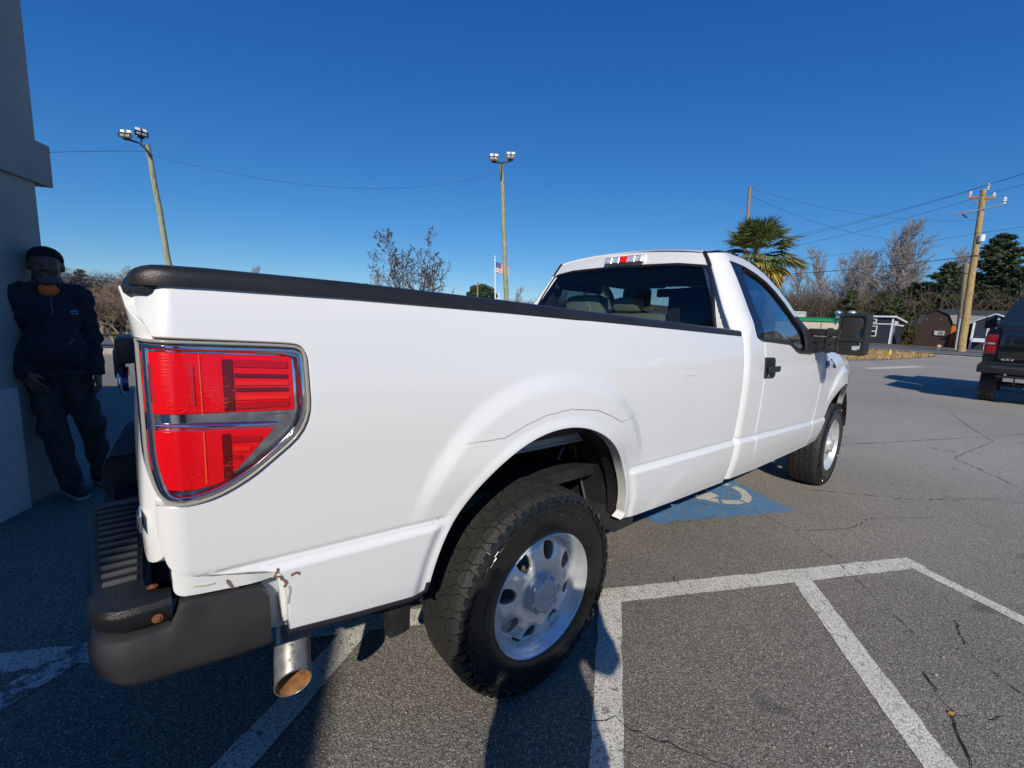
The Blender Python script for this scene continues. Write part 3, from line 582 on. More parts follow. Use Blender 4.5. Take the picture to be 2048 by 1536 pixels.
def yedge(z): return float(Wcab(np.array(xrear(z)+.004), np.array(z)))-.004
zz = np.linspace(1.0, 1.838, 18)
wall = [(-yedge(z), z) for z in zz]+[(y, 1.838+.040*(1-abs(y/.62)**2.3)) for y in np.linspace(-.60, .60, 14)]+[(yedge(z), z) for z in zz[::-1]]
win = rpoly([(-.800, 1.365, .03), (-.772, 1.46), (-.735, 1.58), (-.685, 1.70), (-.650, 1.762, .035), (-.45, 1.786), (0, 1.795), (.45, 1.786), (.650, 1.762, .035), (.685, 1.70), (.735, 1.58), (.772, 1.46), (.800, 1.365, .03)], L=.03)
panel('cab_rear_wall', rpoly(wall, L=.03), [win], rearS, .03, WHITE, TR, out=(-1, 0, 0), depth=.03, bev=.004)
panel('rear_window', win, [], lambda u, v: rearS(u, v)+np.array([.004, 0, 0]), .08, GLASSR, TR, out=(-1, 0, 0), depth=.005, bev=.001); RW = col.objects['rear_window']
panel('window_seal', win, [inset(win if area(win) > 0 else win[::-1], .017)], lambda u, v: rearS(u, v)+np.array([-.004, 0, 0]), .03, SEAL, RW, out=(-1, 0, 0), depth=.02, bev=.003)
for s_ in (-1, 1):
    mb = MB(); mb.tube([tuple(rearS(np.array([s_*y]), np.array([z]))[0]+np.array([-.002, 0, 0])) for y, z in [(yedge(zq)-.006, zq) for zq in (1.755, 1.78, 1.80, 1.82, 1.834)]]+[tuple(roofS(np.array([1.612]), np.array([s_*.958]))[0])], .010, 8); mb.build('corner_seal', SEAL, TR, 60)
# side glass
Sg = lambda u, v: SC(u, v)+np.array([0, .014, 0])
dlo = rpoly(dlo_top+[(2.305, 1.262, .05), (2.184, 1.308, .03), (1.793, 1.327)]+dlo_rear[::-1], L=.03)
for mir in (False, True):
    panel('side_window', dlo, [], Sg, .08, GLASSS, TR, depth=.005, bev=.001, mirror=mir)
SWN = col.objects['side_window']
dl = dlo if area(dlo) > 0 else dlo[::-1]
panel('window_seal', dl, [inset(dl, .014)], lambda u, v: SC(u, v)+np.array([0, .003, 0]), .03, SEAL, SWN, depth=.02, bev=.003)
bp = dlo_rear[:-1]; bpoly = rpoly([(1.70, 1.79), (1.86, 1.79), (1.85, 1.76), (1.81, 1.66), (1.785, 1.50), (1.772, 1.335), (1.69, 1.335)]+[(x+.008, z) for x, z in dlo_rear[:-1]][::-1], L=.03)
for mir in (False, True): panel('pillar_applique', bpoly, [], lambda u, v: SC(u, v)+np.array([0, .006, 0]), .05, BLACKG, TR, depth=.01, bev=.001, mirror=mir)
tp = [(x+.012*0, z-.022) for x, z in dlo_top[2:-1]]; mb = MB(); mb.tube([tuple(SC(np.array([x]), np.array([z]))[0]+np.array([0, .004, 0])) for x, z in tp], .012, 8); mb.build('door_glass_run', SEAL, TR, 60)
mb = MB(); mb.tube([tuple(SC(np.array([x]), np.array([z]))[0]+np.array([0, -.004, 0])) for x, z in dens([(1.70, 1.333), (1.79, 1.329), (2.17, 1.311), (2.24, 1.292), (2.30, 1.262), (2.36, 1.252), (2.60, 1.243)], .03, False)], .010, 8); mb.build('belt_molding', BLACKP, TR, 60)
# ---- interior
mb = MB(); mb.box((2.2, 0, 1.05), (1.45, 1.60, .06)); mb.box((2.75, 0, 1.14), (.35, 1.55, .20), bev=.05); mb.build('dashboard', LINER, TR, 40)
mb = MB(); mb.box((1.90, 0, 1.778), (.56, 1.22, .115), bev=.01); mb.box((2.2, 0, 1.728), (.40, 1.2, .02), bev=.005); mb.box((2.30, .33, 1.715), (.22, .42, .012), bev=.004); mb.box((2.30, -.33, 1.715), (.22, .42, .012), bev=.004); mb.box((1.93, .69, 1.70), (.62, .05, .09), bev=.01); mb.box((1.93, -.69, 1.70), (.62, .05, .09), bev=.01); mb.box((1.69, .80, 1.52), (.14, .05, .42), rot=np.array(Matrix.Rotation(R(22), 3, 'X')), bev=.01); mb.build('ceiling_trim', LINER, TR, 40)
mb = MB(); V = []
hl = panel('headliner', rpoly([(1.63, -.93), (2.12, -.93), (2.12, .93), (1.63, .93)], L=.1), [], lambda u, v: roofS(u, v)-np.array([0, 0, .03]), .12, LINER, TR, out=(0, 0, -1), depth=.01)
def seat(y, wd, ztop, m, x=1.86, th=.15, bev=.07, name='seat_back'):
    st = MB(); st.box((x, y, (1.0+ztop)/2), (th, wd, ztop-1.0), bev=bev); return st.build(name, m, TR, 40)
sb = seat(.52, .40, 1.615, SEATM, bev=.072); mb = MB(); mb.tube([(1.782, .52-.12, 1.30), (1.782, .52-.10, 1.50), (1.80, .52-.03, 1.60)], .006, 6); mb.build('seat_seam', mat('pale_piping', (.5, .55, .52), .6), sb)
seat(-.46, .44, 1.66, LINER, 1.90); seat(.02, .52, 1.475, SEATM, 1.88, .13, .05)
hr = MB(); hr.box((1.86, .10, 1.535), (.10, .25, .115), bev=.045); hr.build('headrest', SEATM, TR, 40); hr = MB(); hr.box((1.98, .11, 1.60), (.08, .24, .15), bev=.035); hr.build('headrest', LINER, TR, 40)
mb = MB(); mb.tube([(2.42+.07*math.sin(a), .40+.19*math.cos(a), 1.34+.17*math.sin(a)) for a in np.linspace(0, 2*math.pi, 36)], .014, 8, False); mb.build('steering_wheel', BLACKP, TR, 60)
mb = MB(); mb.box((2.30, 0, 1.66), (.03, .25, .07), bev=.012); mb.build('interior_mirror', BLACKP, TR, 40)
# ---- third brake light
def onrear(y, z, d): return rearS(np.array([y]), np.array([z]))[0]+np.array([-d, 0, 0])
def chm(y0, y1, m, name, parent, z0=1.818, z1=1.858, d0=.0, d1=.030):
    mb = MB(); Y = np.linspace(y0, y1, 8); V = []
    for y in Y: 
        a = onrear(y, min(1.835, z0), 0); V.append([(a[0]+.02, y, z0), (a[0]-d1, y, z0+.002), (a[0]-d1+.014, y, z1-.004), (a[0]+.03, y, z1)])
    V = np.array(V); mb.add(V.reshape(-1, 3), [(i*4+j, i*4+(j+1) % 4, (i+1)*4+(j+1) % 4, (i+1)*4+j)[::-1] for i in range(7) for j in range(4)]+[(0, 1, 2, 3), (31, 30, 29, 28)]); return mb.build(name, m, parent, 40)
CH = chm(-.205, .112, CHROMED, 'high_brake_light', TR, 1.808, 1.862, 0, .028)
chm(-.080, -.016, REDB, 'brake_lens', CH, 1.812, 1.859, 0, .034)
FRC = mat('frosted_clear', (.70, .72, .76), .12, metal=.35, var=.35, vscale=60)
for (a0, a1) in ((-.196, -.146), (-.138, -.088), (-.008, .048), (.056, .104)): chm(a0, a1, FRC, 'cargo_lamp', CH, 1.812, 1.857, 0, .033)
# ---- door handle
def on(x, z, d=0): return SC(np.array([x]), np.array([z]))[0]+np.array([0, -d, 0])
HB = rpoly([(1.765, 1.115, .02), (1.925, 1.108, .02), (1.930, 1.238, .02), (1.770, 1.240, .02)], L=.02)
HB[:, 0] -= .02; HB[:, 1] -= .015
panel('door_handle', HB, [], lambda u, v: SC(u, v)+np.array([0, -.006, 0]), .04, BLACKP, DOOR, depth=.01, bev=.004); DH = col.objects['door_handle']
mb = MB(); mb.box(on(1.825, 1.155, .030), (.155, .018, .036), bev=.007); mb.box(on(1.885, 1.155, .018), (.03, .03, .03), bev=.005); mb.build('handle_grip', BLACKP, DH, 40)
mb = MB(); mb.prism([(q[0], q[1]) for q in rpoly([(1.78, 1.172, .01), (1.88, 1.172, .01), (1.88, 1.205, .01), (1.78, 1.205, .01)])], float(on(1.85, 1.19, .0075)[1]), float(on(1.85, 1.19, .004)[1])); mb.build('handle_recess', SEAL, DH)
mb = MB(); mb.lathe([(0, -.003), (.009, -.003), (.010, 0)], 16, 'y', on(1.79, 1.115, .008)); mb.build('lock_cylinder', CHROME, DH, 40)
# ---- badge on the fender
mb = MB(); b0 = on(3.0, 1.145, .004); mb.box(on(3.02, 1.150, .006), (.075, .008, .055), bev=.003); mb.build('fender_badge', mat('badge_bright_blue', (.03, .12, .40), .2, coat=1), TR, 40)
for txt, sz, x0, z0, m_ in (('F-150', .085, 3.19, 1.150, CHROME), ('XL', .042, 3.02, 1.150, CHROME), ('STX', .03, 3.29, 1.118, mat('badge_dark2', (.04, .05, .08), .2))):
    V_, F_ = text_mesh(txt, sz, .004); V2_ = np.stack([x0+V_[:, 0]*1.35, -Wcab(x0+V_[:, 0], z0+V_[:, 1])-.006-V_[:, 2]-(.006 if txt == 'XL' else 0), z0+V_[:, 1]], 1); mb = MB(); mb.add(V2_, F_); mb.build('badge_lettering', m_, TR)
# ---- tow mirrors
def mirror(side):
    mb = MB(); mb.box((2.70, -1.02*side, 1.392), (.09, .20, .052), bev=.010); mb.box((2.70, -1.02*side, 1.336), (.085, .20, .052), bev=.010); mb.box((2.70, -1.02*side, 1.281), (.09, .20, .052), bev=.010); mb.box((2.70, -1.045*side, 1.336), (.11, .012, .18), bev=.004); mb.box((2.71, -1.0*side, 1.338), (.07, .16, .05)); 
    M_ = mb.build('tow_mirror', BLACKP, TR, 40)
    panel('mirror_sail', rpoly([(2.47, 1.240), (2.78, 1.243), (2.74, 1.33), (2.60, 1.50), (2.565, 1.50)], L=.04), [], lambda u, v: SC(u, v)+np.array([0, -.010, 0]), .05, BLACKP, M_, depth=.012, bev=.003, mirror=side < 0)
    mb = MB(); mb.box((2.715, -1.184*side, 1.388), (.11, .172, .292), bev=.032); mb.build('mirror_housing', BLACKP, M_, 40)
    # inside, the rear face carries a raised frame round both glasses
    fr = rpoly([(-1.098, 1.246, .03), (-1.268, 1.246, .03), (-1.268, 1.530, .03), (-1.098, 1.530, .03)], L=.04)
    ya, yb, yc, yd = -1.110, -1.242, -1.114, -1.242
    g1 = rpoly([(ya, 1.362, .018), (yb, 1.362, .018), (yb, 1.508, .02), (ya, 1.508, .03)], L=.03); g2 = rpoly([(yc, 1.276, .015), (yd, 1.276, .015), (yd, 1.338, .012), (yc, 1.338, .012)], L=.03)
    Sx = lambda u, v: np.stack([2.648+.0*u, u*side, v], -1)
    panel('mirror_frame', fr, [g1, g2], Sx, .05, BLACKP, M_, out=(-1, 0, 0), depth=.02, bev=.006)
    Sy = lambda u, v: np.stack([2.660+.10*(u+1.19)*0+.04*(v-1.43), u*side, v], -1)
    panel('mirror_pane', inset(g1 if area(g1) > 0 else g1[::-1], .004), [], lambda u, v: np.stack([2.664-.16*(u+1.19)*1.0*0+.05*(v-1.43)+.10*(u+1.19), u*side, v], -1), .05, MIRROR, M_, out=(-1, 0, 0), depth=.003, bev=.001)
    panel('mirror_pane', inset(g2 if area(g2) > 0 else g2[::-1], .004), [], lambda u, v: np.stack([2.660+.9*((u+1.19)**2+(v-1.305)**2)+.12*(u+1.19), u*side, v], -1), .02, MIRROR, M_, out=(-1, 0, 0), depth=.003, bev=.001)
mirror(1); mirror(-1)

# ---- rear bumper
def bump_sec(y):
    """outer contour of the bumper at lateral y: (x,z) list"""
    a = abs(y); xo = -1.232+.055*(a/.9)**1.5; return xo
BP = MB(); yy = list(np.linspace(-.93, .80, 60)); ztop = lambda y: .797-.0*y
raised = lambda y: (y < -.345) or (y > .24)
def section(y, zt, xin=-1.085):
    xo = bump_sec(y); c = max(0, abs(y)-.86)
    return [(xin, zt), (xo+.022, zt), (xo+.008, zt-.006), (xo, zt-.022), (xo-.003, zt-.09), (xo+.010, .625), (xo+.05, .592), (xo+.12, .585), (xin, .60)]
def sweep(name, ys, zt, m, xin=-1.085):
    V = np.array([[(p[0], y, p[1]) for p in section(y, zt(y), xin)] for y in ys]); n, k = V.shape[:2]; mb = MB()
    mb.add(V.reshape(-1, 3), [(i*k+j, (i+1)*k+j, (i+1)*k+(j+1) % k, i*k+(j+1) % k)[::-1] for i in range(n-1) for j in range(k)]+[tuple(range(k)), tuple((n-1)*k+j for j in range(k))[::-1]]); return mb.build(name, m, TR, 35)
ZR, ZL, ZM = .800, .770, .655
B0 = sweep('rear_bumper', np.linspace(-.865, -.345, 24), lambda y: ZR-.012, BUMPM)
sweep('bumper_section', np.linspace(.24, .90, 24), lambda y: ZL-.012, BUMPM); sweep('bumper_section', np.linspace(-.344, .239, 12), lambda y: ZM-.012, BLACKP)
# right end: wraps the corner then runs forward along the quarter panel
def corner_path(z, o=0):
    P = []
    for y in np.linspace(-.70, -.87, 5): P.append((bump_sec(y)+o*0, y))
    c = np.array([-1.128, -.890]); 
    for t in np.linspace(180, 270, 11)[1:]: P.append((c[0]+.066*math.cos(R(t)), c[1]+.066*math.sin(R(t))))
    return P
def wrap(name, m, z_top, z_bot, x_end, bulge, smooth=40, inn=.03, corner_drop=None):
    base = [(-1.182, -.866)]+[(-1.112+.067*math.cos(R(t)), -.890+.070*math.sin(R(t))) for t in np.linspace(182, 268, 12)]+[(x, -.960) for x in np.linspace(-1.09, x_end, 14)]
    base = np.array(base); t = np.gradient(base, axis=0); t /= np.linalg.norm(t, axis=1)[:, None]; nn = np.stack([t[:, 1], -t[:, 0]], 1)
    nn *= np.sign(np.sum(nn*(base-np.array([-1.0, -.6])), 1))[:, None]
    secs = []
    for i, (b, q) in enumerate(zip(base, nn)):
        zt, zb = z_top(b[0], i), z_bot(b[0], i); h = zt-zb
        row = [(-inn, zt-.001), (-.012, zt), (-.003, zt-.004), (.0, zt-.014)]+[(bulge(s), zt-.014-(h-.05)*s) for s in (.15, .3, .5, .7, .85, 1)]+[(-.010, zb+.020), (-.03, zb+.004), (-.06, zb), (-.10, zb+.004)]
        secs.append([(b[0]+q[0]*o, b[1]+q[1]*o, z) for o, z in row])
    V = np.array(secs); n, k = V.shape[:2]; mb = MB()
    mb.add(V.reshape(-1, 3), [(i*k+j, (i+1)*k+j, (i+1)*k+(j+1) % k, i*k+(j+1) % k)[::-1] for i in range(n-1) for j in range(k)]+[tuple(range(k)), tuple((n-1)*k+j for j in range(k))[::-1]]); return mb.build(name, m, TR, smooth)
zt_ = lambda x, i: .742 if x < -1.062 else (.742+.048*float(ss(x, -1.062, -1.040)) - .022*max(0, (x+1.04)/.15))
zt2 = lambda x, i: zt_(x, i)-(.03*float(ss(x, -.905, -.885)))
zb_ = lambda x, i: .612-.0*i+(.020*float(ss(-x, 1.08, 1.19)))-.018*float(ss(x, -1.1, -.9))
wrap('bumper_end', BUMPM, zt2, zb_, -.886, lambda s: .005*math.sin(math.pi*min(1, s*1.1)))
wrap('bumper_step_end', STEPM, lambda x, i: .806, lambda x, i: .735, -1.055, lambda s: .001, inn=.04)
# step pads with ribs, the right one cut round the body corner
def pad(name, y0, y1, z, ribs, corner=False):
    poly = [(-1.096, y0), (-1.096, y1), (bump_sec(y1)+.014, y1)]+[(bump_sec(y)+.014, y) for y in np.linspace(y1, y0, 8)[1:]]
    if corner:
        poly = [(-1.096, y1)]+[(bump_sec(y)+.013, y) for y in np.linspace(y1, -.85, 10)]+[(-1.112+.058*math.cos(R(t)), -.892+.060*math.sin(R(t))) for t in np.linspace(190, 268, 8)]+[(-1.058, -.952), (-1.055, -.922), (-1.078, -.910), (-1.094, -.888), (-1.098, -.85)]
    mb = MB(); P = np.array(poly); 
    if area(P) < 0: P = P[::-1]
    mb.prism([tuple(p) for p in P], z-.014, z+.004, 'xy'); p_ = mb.build(name, STEPM, TR)
    for yr in ribs:
        x0 = bump_sec(yr)+.022; rb = MB(); rb.box(((x0-1.106)/2, yr, z+.007), (abs(x0+1.106), .010, .010), bev=.003); rb.build('pad_rib', RIBM, p_, 40)
    return p_
PD = pad('step_pad', -.95, -.345, ZR, np.arange(-.845, -.36, .0375), True); pad('step_pad', .24, .88, ZL, np.arange(.262, .86, .034))
for (p, ax_) in (((-1.083, -.905, ZR+.008), 'z'), ((-1.078, -.966, .772), 'y')):
    mb = MB(); mb.lathe([(0, .0035 if ax_ == 'z' else -.0035), (.0045, .003 if ax_ == 'z' else -.003), (.005, .001 if ax_ == 'z' else -.001), (.0085, .0008 if ax_ == 'z' else -.0008), (.009, 0)], 14, ax_, p); mb.build('bumper_bolt', RUST, TR)
mb = MB(); mb.box((-1.19, -.02, .62), (.02, .34, .12)); mb.build('plate_recess', BLACKP, TR)
# ---- exhaust
ex_c = [(-.60, -.48, .585), (-.70, -.52, .575), (-.745, -.585, .55), (-.772, -.655, .51), (-.79, -.72, .46), (-.803, -.775, .41), (-.812, -.815, .37)]
def cut_tube(r, k=32):
    P_ = np.array(ex_c); T_ = np.gradient(P_, axis=0); T_ /= np.linalg.norm(T_, axis=1)[:, None]; V = []; u = np.cross(T_[0], (0, 0, 1.)); cn = np.array([-.12, -.95, -.30]); cn /= np.linalg.norm(cn)
    for i in range(len(P_)):
        u = u-T_[i]*(u@T_[i]); u /= np.linalg.norm(u); w_ = np.cross(T_[i], u)
        ring_ = np.array([P_[i]+r*(math.cos(a)*u+math.sin(a)*w_) for a in np.linspace(0, 2*math.pi, k+1)[:-1]])
        if i >= len(P_)-2: ring_ = ring_-np.outer(((ring_-P_[i])@cn)/(T_[i]@cn), T_[i])*(1 if i == len(P_)-1 else .4)
        V.append(ring_)
    return V
Vt = cut_tube(.046); kk = 32; FT = [(i*kk+j, i*kk+(j+1) % kk, (i+1)*kk+(j+1) % kk, (i+1)*kk+j) for i in range(len(Vt)-1) for j in range(kk)]
mb = MB(); mb.add(np.concatenate(Vt), FT); EXO = mb.build('exhaust_pipe', EXH, TR, 60)
mb = MB(); mb.add(np.concatenate(cut_tube(.0437)), [f[::-1] for f in FT]); mb.build('pipe_inside', RUSTIN, EXO, 60)
rg = (cut_tube(.0449)[-1]); mb = MB(); mb.tube(list(rg)+[rg[0]], .0020, 6, False); mb.build('pipe_lip', EXH, EXO, 60)
# ---- wheels
def tread(mb, R0, y0, y1, depth=.009, seed=0):
    """five rows of blocks wound round the casing"""
    r = rnd(seed); N = 62; rows = 5; wy = (y1-y0)/rows
    def P(a, y, rr): 
        e = abs((y-(y0+y1)/2)/((y1-y0)/2)); q = rr-.012*max(0, e-.72)**1.5*6; return (q*math.cos(a), y, q*math.sin(a))
    for k in range(rows):
        sh = (k % 2)*.5; da = 2*math.pi/N; sk = (.32, .55, -.2, -.55, -.32)[k]
        for i in range(N):
            a0 = (i+sh)*da; g = da*.055; ya, yb = y0+k*wy+(.0025 if k else -.012), y0+(k+1)*wy-(.0025 if k < rows-1 else -.012)
            ym = (ya+yb)/2; z1 = .28*da*(1 if i % 2 else -1)
            pts = [(a0+g, ya), (a0+g+sk*da*.5+z1, ym), (a0+g+sk*da, yb), (a0+da-g+sk*da, yb), (a0+da-g+sk*da*.5+z1*(1 if (i+1) % 2 else -1)*(1 if i % 2 else -1), ym), (a0+da-g, ya)]
            # keep neighbours parallel: next block's first edge has the opposite kink
            pts[4] = (a0+da-g+sk*da*.5-z1*.0+(.28*da*(1 if (i+1) % 2 else -1)), ym)
            T = [P(a, y, R0) for a, y in pts]; Bt = [P(a, y, R0-depth) for a, y in pts]
            mb.add(T+Bt, [(0, 1, 4, 5), (1, 2, 3, 4)]+[(j, 6+j, 6+(j+1) % 6, (j+1) % 6) for j in range(6)])
            if 0 < k < rows-1 and i % 2 == 0: pass
def make_wheel(parent):
    # local: outward = -y, centre at origin
    hp = [(.236, .006), (.246, .001), (.262, -.001), (.285, -.001), (.31, .001), (.332, .003), (.346, .006), (.358, .012), (.366, .024), (.3745, .040)]
    full = hp+[(.376, .13)]+[(r, .262-a) for r, a in hp[::-1]]+[(.225, .24), (.225, .02)]
    W_ = MB(); 
    # rim barrel
    W_.lathe([(.236, .0165), (.235, .006), (.2315, .003), (.228, .006), (.2265, .014), (.221, .019), (.219, .026), (.212, .034), (.206, .046), (.204, .062), (.200, .075), (.196, .12), (.20, .2), (.225, .245), (.232, .25), (.236, .24), (.206, .2), (.204, .12), (.208, .08), (.225, .03)], 72, 'y', closed=True)
    wh = W_.build('wheel', STEEL, parent, 40)
    # disc with eight windows
    def dsk(u, v):
        r = np.hypot(u, v); th = np.arctan2(v, u); s8 = .5+.5*np.cos(8*th)      # 1 on the window axis
        y = interp(r, [0, .06, .082, .10, .125, .155, .180, .196, .207], [.034, .034, .028, .0245, .029, .038, .045, .060, .075])
        y = y-(.007*(1-s8)-.002)*ss(r, .11, .14)*(1-ss(r, .175, .198)); return np.stack([u, y, v], -1)
    t_ = np.linspace(0, 2*math.pi, 97)[:-1]; outer = np.stack([.207*np.cos(t_), .207*np.sin(t_)], 1); holes = []
    for k in range(8):
        a = 2*math.pi*k/8; pts = [(.126, -.013, .010), (.156, -.028, .014), (.186, -.024, .012), (.190, 0, .02), (.186, .024, .012), (.156, .028, .014), (.126, .013, .010)]
        h = rpoly(pts, 4, .012); ca, sa = math.cos(a), math.sin(a); holes.append(np.stack([h[:, 0]*ca-h[:, 1]*sa, h[:, 0]*sa+h[:, 1]*ca], 1))
    exq = [(r*math.cos(t), r*math.sin(t)) for r in (.05, .07, .078, .085, .092, .10, .11, .12, .128, .19, .197, .202) for t in np.linspace(0, 2*math.pi, 65)[:-1]]
    panel('wheel_disc', outer, holes, dsk, .011, STEEL, wh, extra=exq, depth=.010, bev=.0025)
    cp = MB(); cp.lathe([(.0, -.0055), (.040, -.005), (.0415, -.0025), (.043, -.005), (.046, -.0055), (.058, -.002), (.064, .004), (.0725, .020), (.076, .034), (.076, .045)], 48); c_ = cp.build('centre_cap', CAPM, wh, 30)
    mb = MB()
    for k in range(8):
        a = 2*math.pi*(k+.5)/8; ca, sa = math.cos(a), math.sin(a); M_ = np.array([[ca, 0, -sa], [0, 1, 0], [sa, 0, ca]]); mb.box((.0655*ca, .004, .0655*sa), (.013, .016, .020), rot=M_, bev=.003)
    mb.build('cap_notch', CAPM, wh, 30)
    V_, F_ = text_mesh('Ford', .030, .0006, font_shear=.3); mb = MB(); mb.add(np.stack([V_[:, 0], -.0058-V_[:, 2], V_[:, 1]], 1), F_); mb.tube([(.033*math.cos(a), -.0055, .016*math.sin(a)) for a in np.linspace(0, 2*math.pi, 33)], .0009, 5, False); mb.build('cap_emblem', CAPM, wh)
    mb = MB(); mb.tube([(.18*math.cos(-2.2), .02, .18*math.sin(-2.2)), (.172*math.cos(-2.2), -.008, .172*math.sin(-2.2))], .004, 8); mb.build('valve_stem', SEAL, wh)
    ty = MB(); ty.lathe(full, 96, closed=True); ty.lathe([(.345, .0035), (.345, .0005), (.341, .0002), (.340, .003)], 96); t0 = ty.build('tyre', SIDEW, wh, 40)
    tb = MB(); tread(tb, .3855, .022, .240); tb.build('tyre_tread', RUBBER, wh)
    sh = MB()
    for i in range(62):   # shoulder lugs running down the sidewall edge
        a = 2*math.pi*i/62; da = 2*math.pi/62*.58; hgt = .013 if i % 2 else .022
        for yo, sg in ((.004, -1),):
            P_ = [((.371-0*hgt)*math.cos(a+q), .016, (.371)*math.sin(a+q)) for q in (0, da)]+[((.371-hgt)*math.cos(a+q), .0035, (.371-hgt)*math.sin(a+q)) for q in (da, 0)]
            Q_ = [((.3725)*math.cos(a+q), .010, (.3725)*math.sin(a+q)) for q in (0, da)]+[((.368-hgt)*math.cos(a+q), -.0005, (.368-hgt)*math.sin(a+q)) for q in (da, 0)]
            sh.add(P_+Q_, [(4, 5, 6, 7), (0, 1, 5, 4), (1, 2, 6, 5), (2, 3, 7, 6), (3, 0, 4, 7)])
    sh.build('shoulder_lug', SIDEW, wh)
    lt = MB()
    for txt, a0, rr, s_ in (('OPEN COUNTRY A/T', -90, .308, .036), ('OPEN COUNTRY A/T', 90, .308, .036), ('LT245/75R17', 178, .285, .014), ('MAX LOAD 2300', 0, .285, .011)):
        V_, F_ = text_mesh(txt, s_, .0012); ang = R(a0)-V_[:, 0]/rr*(1 if a0 != -90 else 1); rad = rr+V_[:, 1]; lt.add(np.stack([rad*np.cos(ang), -.0012-V_[:, 2]*.9, rad*np.sin(ang)], 1), F_)
    lt.build('tyre_lettering', mat('raised_black_letters', (.02, .02, .02), .2), wh)['kind'] = 'stuff'
    zz_ = MB()   # zig-zag saw-tooth band of the sidewall
    for i in range(40):
        a = 2*math.pi*i/40; P = [(.338, 0), (.338, .35), (.347, .35), (.347, .7), (.338, .7), (.338, 1)]
        pl = [((r_)*math.cos(a+f*2*math.pi/40), -.0005, (r_)*math.sin(a+f*2*math.pi/40)) for r_, f in P]; zz_.tube(pl, .0016, 4, False)
    zz_.build('sidewall_saw_band', mat('raised_black_letters', (.02, .02, .02), .2), wh)
    return wh
WH = make_wheel(TR)
def dup(o, parent=None):
    c = o.copy(); col.objects.link(c); c.parent = parent
    for ch in list(o.children): dup(ch, c)
    return c
WH.location = (0, -.968, .381); WH.rotation_euler = (0, R(14), 0)
w2 = dup(WH, TR); w2.location = (3.67, -.955, .383); w2.rotation_euler = (0, R(40), R(1.5))
w3 = dup(WH, TR); w3.location = (0, .968, .381); w3.rotation_euler = (0, 0, math.pi)
w4 = dup(WH, TR); w4.location = (3.67, .968, .383); w4.rotation_euler = (0, 0, math.pi)
# ---- wheel housings and underbody
def housing(cx, cz, r, y0, y1, m, name, t0=0, t1=180, side=1, squash=1):
    mb = MB(); T = np.linspace(R(t0), R(t1), 25); V = [(cx+r*math.cos(t), y*side, cz+r*squash*math.sin(t)) for y in (y0, y1) for t in T]; n = 25
    mb.add(V, [(i, i+1, n+i+1, n+i) for i in range(n-1)]); return mb.build(name, m, TR, 60)
INW = mat('shaded_inner_white', (.34, .37, .42), .5, var=.2, vscale=10)  # white inner panels, their bluish shade put into the colour
housing(-.01, .545, .485, -.945, -.86, DARK, 'wheelhouse_lip'); housing(-.01, .56, .50, -.86, -.56, DARK, 'inner_wheelhouse')
mb = MB(); mb.prism([(-.50, 1.035), (-.30, 1.065), (.5, 1.075), (.5, 1.085), (-.5, 1.085)], -.935, -.60); mb.build('bed_side_underside', INW, TR)
mb = MB(); mb.add([(-.36, -.76, .872), (.44, -.76, .866), (.44, -.76, 1.08), (-.36, -.76, 1.08), (-.36, -.70, .872), (.44, -.70, .866)], [(0, 1, 2, 3), (4, 5, 1, 0)]); mb.tube([(-.36, -.758, .872), (.44, -.758, .866)], .007, 6); mb.build('wheelhouse_upper_panel', INW, TR)
mb = MB(); V = [( .40, -.94, 1.045), (-.36, -.94, 1.045), (-.46, -.80, .985), (.42, -.80, .985)]
mb.add(V+[(-.46, -.795, .975), (.42, -.795, .975)], [(0, 1, 2, 3), (2, 4, 5, 3)]); mb.build('bed_flange', INW, TR)
mb = MB(); mb.prism([(-.52, .62), (-.50, .55)]+[(-.01+.5*math.cos(R(t)), .56+.5*math.sin(R(t))) for t in np.linspace(180, 0, 25)]+[(.52, .50), (.60, .50), (.60, 1.1), (-.6, 1.1), (-.6, .62)], -.57, -.555); mb.build('wheelhouse_back', DARK, TR)
mb = MB(); mb.prism([(-.52, .60)]+[(-.01+.5*math.cos(R(t)), .56+.5*math.sin(R(t))) for t in np.linspace(178, 150, 6)]+[(-.6, .9), (-.62, .6)], -.93, -.57); mb.build('rear_splash_panel', DARK, TR)
mb = MB(); mb.prism([(.46, .47), (.49, .56)]+[(-.01+.5*math.cos(R(t)), .56+.5*math.sin(R(t))) for t in np.linspace(4, 40, 8)]+[(.6, .9), (.6, .47)], -.915, -.60); mb.build('front_splash_panel', DARK, TR)
mb = MB(); mb.box((1.6, -.43, .60), (5.2, .07, .14), bev=.01); mb.box((1.6, .43, .60), (5.2, .07, .14), bev=.01)
for x in (-1.0, -.4, .9, 2.0, 3.2, 4.1): mb.box((x, 0, .60), (.08, .86, .10))
mb.build('chassis_frame', DARKG, TR, 40)
mb = MB(); mb.tube([(0, -.78, .385), (0, .78, .385)], .045, 16); mb.lathe([(.02, -.14), (.10, -.10), (.14, 0), (.10, .10), (.02, .14)], 20, 'y', (0, 0, .385)); mb.build('rear_axle', DARK, TR, 50)
mb = MB(); mb.tube([(.392, -.62, .745), (.24, -.58, .42)], .038, 18); sk = mb.build('shock_absorber', DARKG, TR, 50)
mb = MB(); mb.tube([(.425, -.62, .81), (.392, -.62, .745)], .018, 10); mb.tube([(.43, -.67, .80), (.43, -.54, .80)], .022, 12); mb.build('shock_mount', DARKG, sk, 50)
mb = MB(); mb.tube([(.43, -.69, .80), (.43, -.67, .80)], .012, 6); mb.build('rusty_nut', RUST, sk)
mb = MB()
for k in range(4): mb.tube([(x, -.50, .47+.10*((x)/.75)**2+.012*k) for x in np.linspace(-.72+.1*k, .72-.1*k, 14)], .011, 6)
mb.build('leaf_spring', DARK, TR, 50)
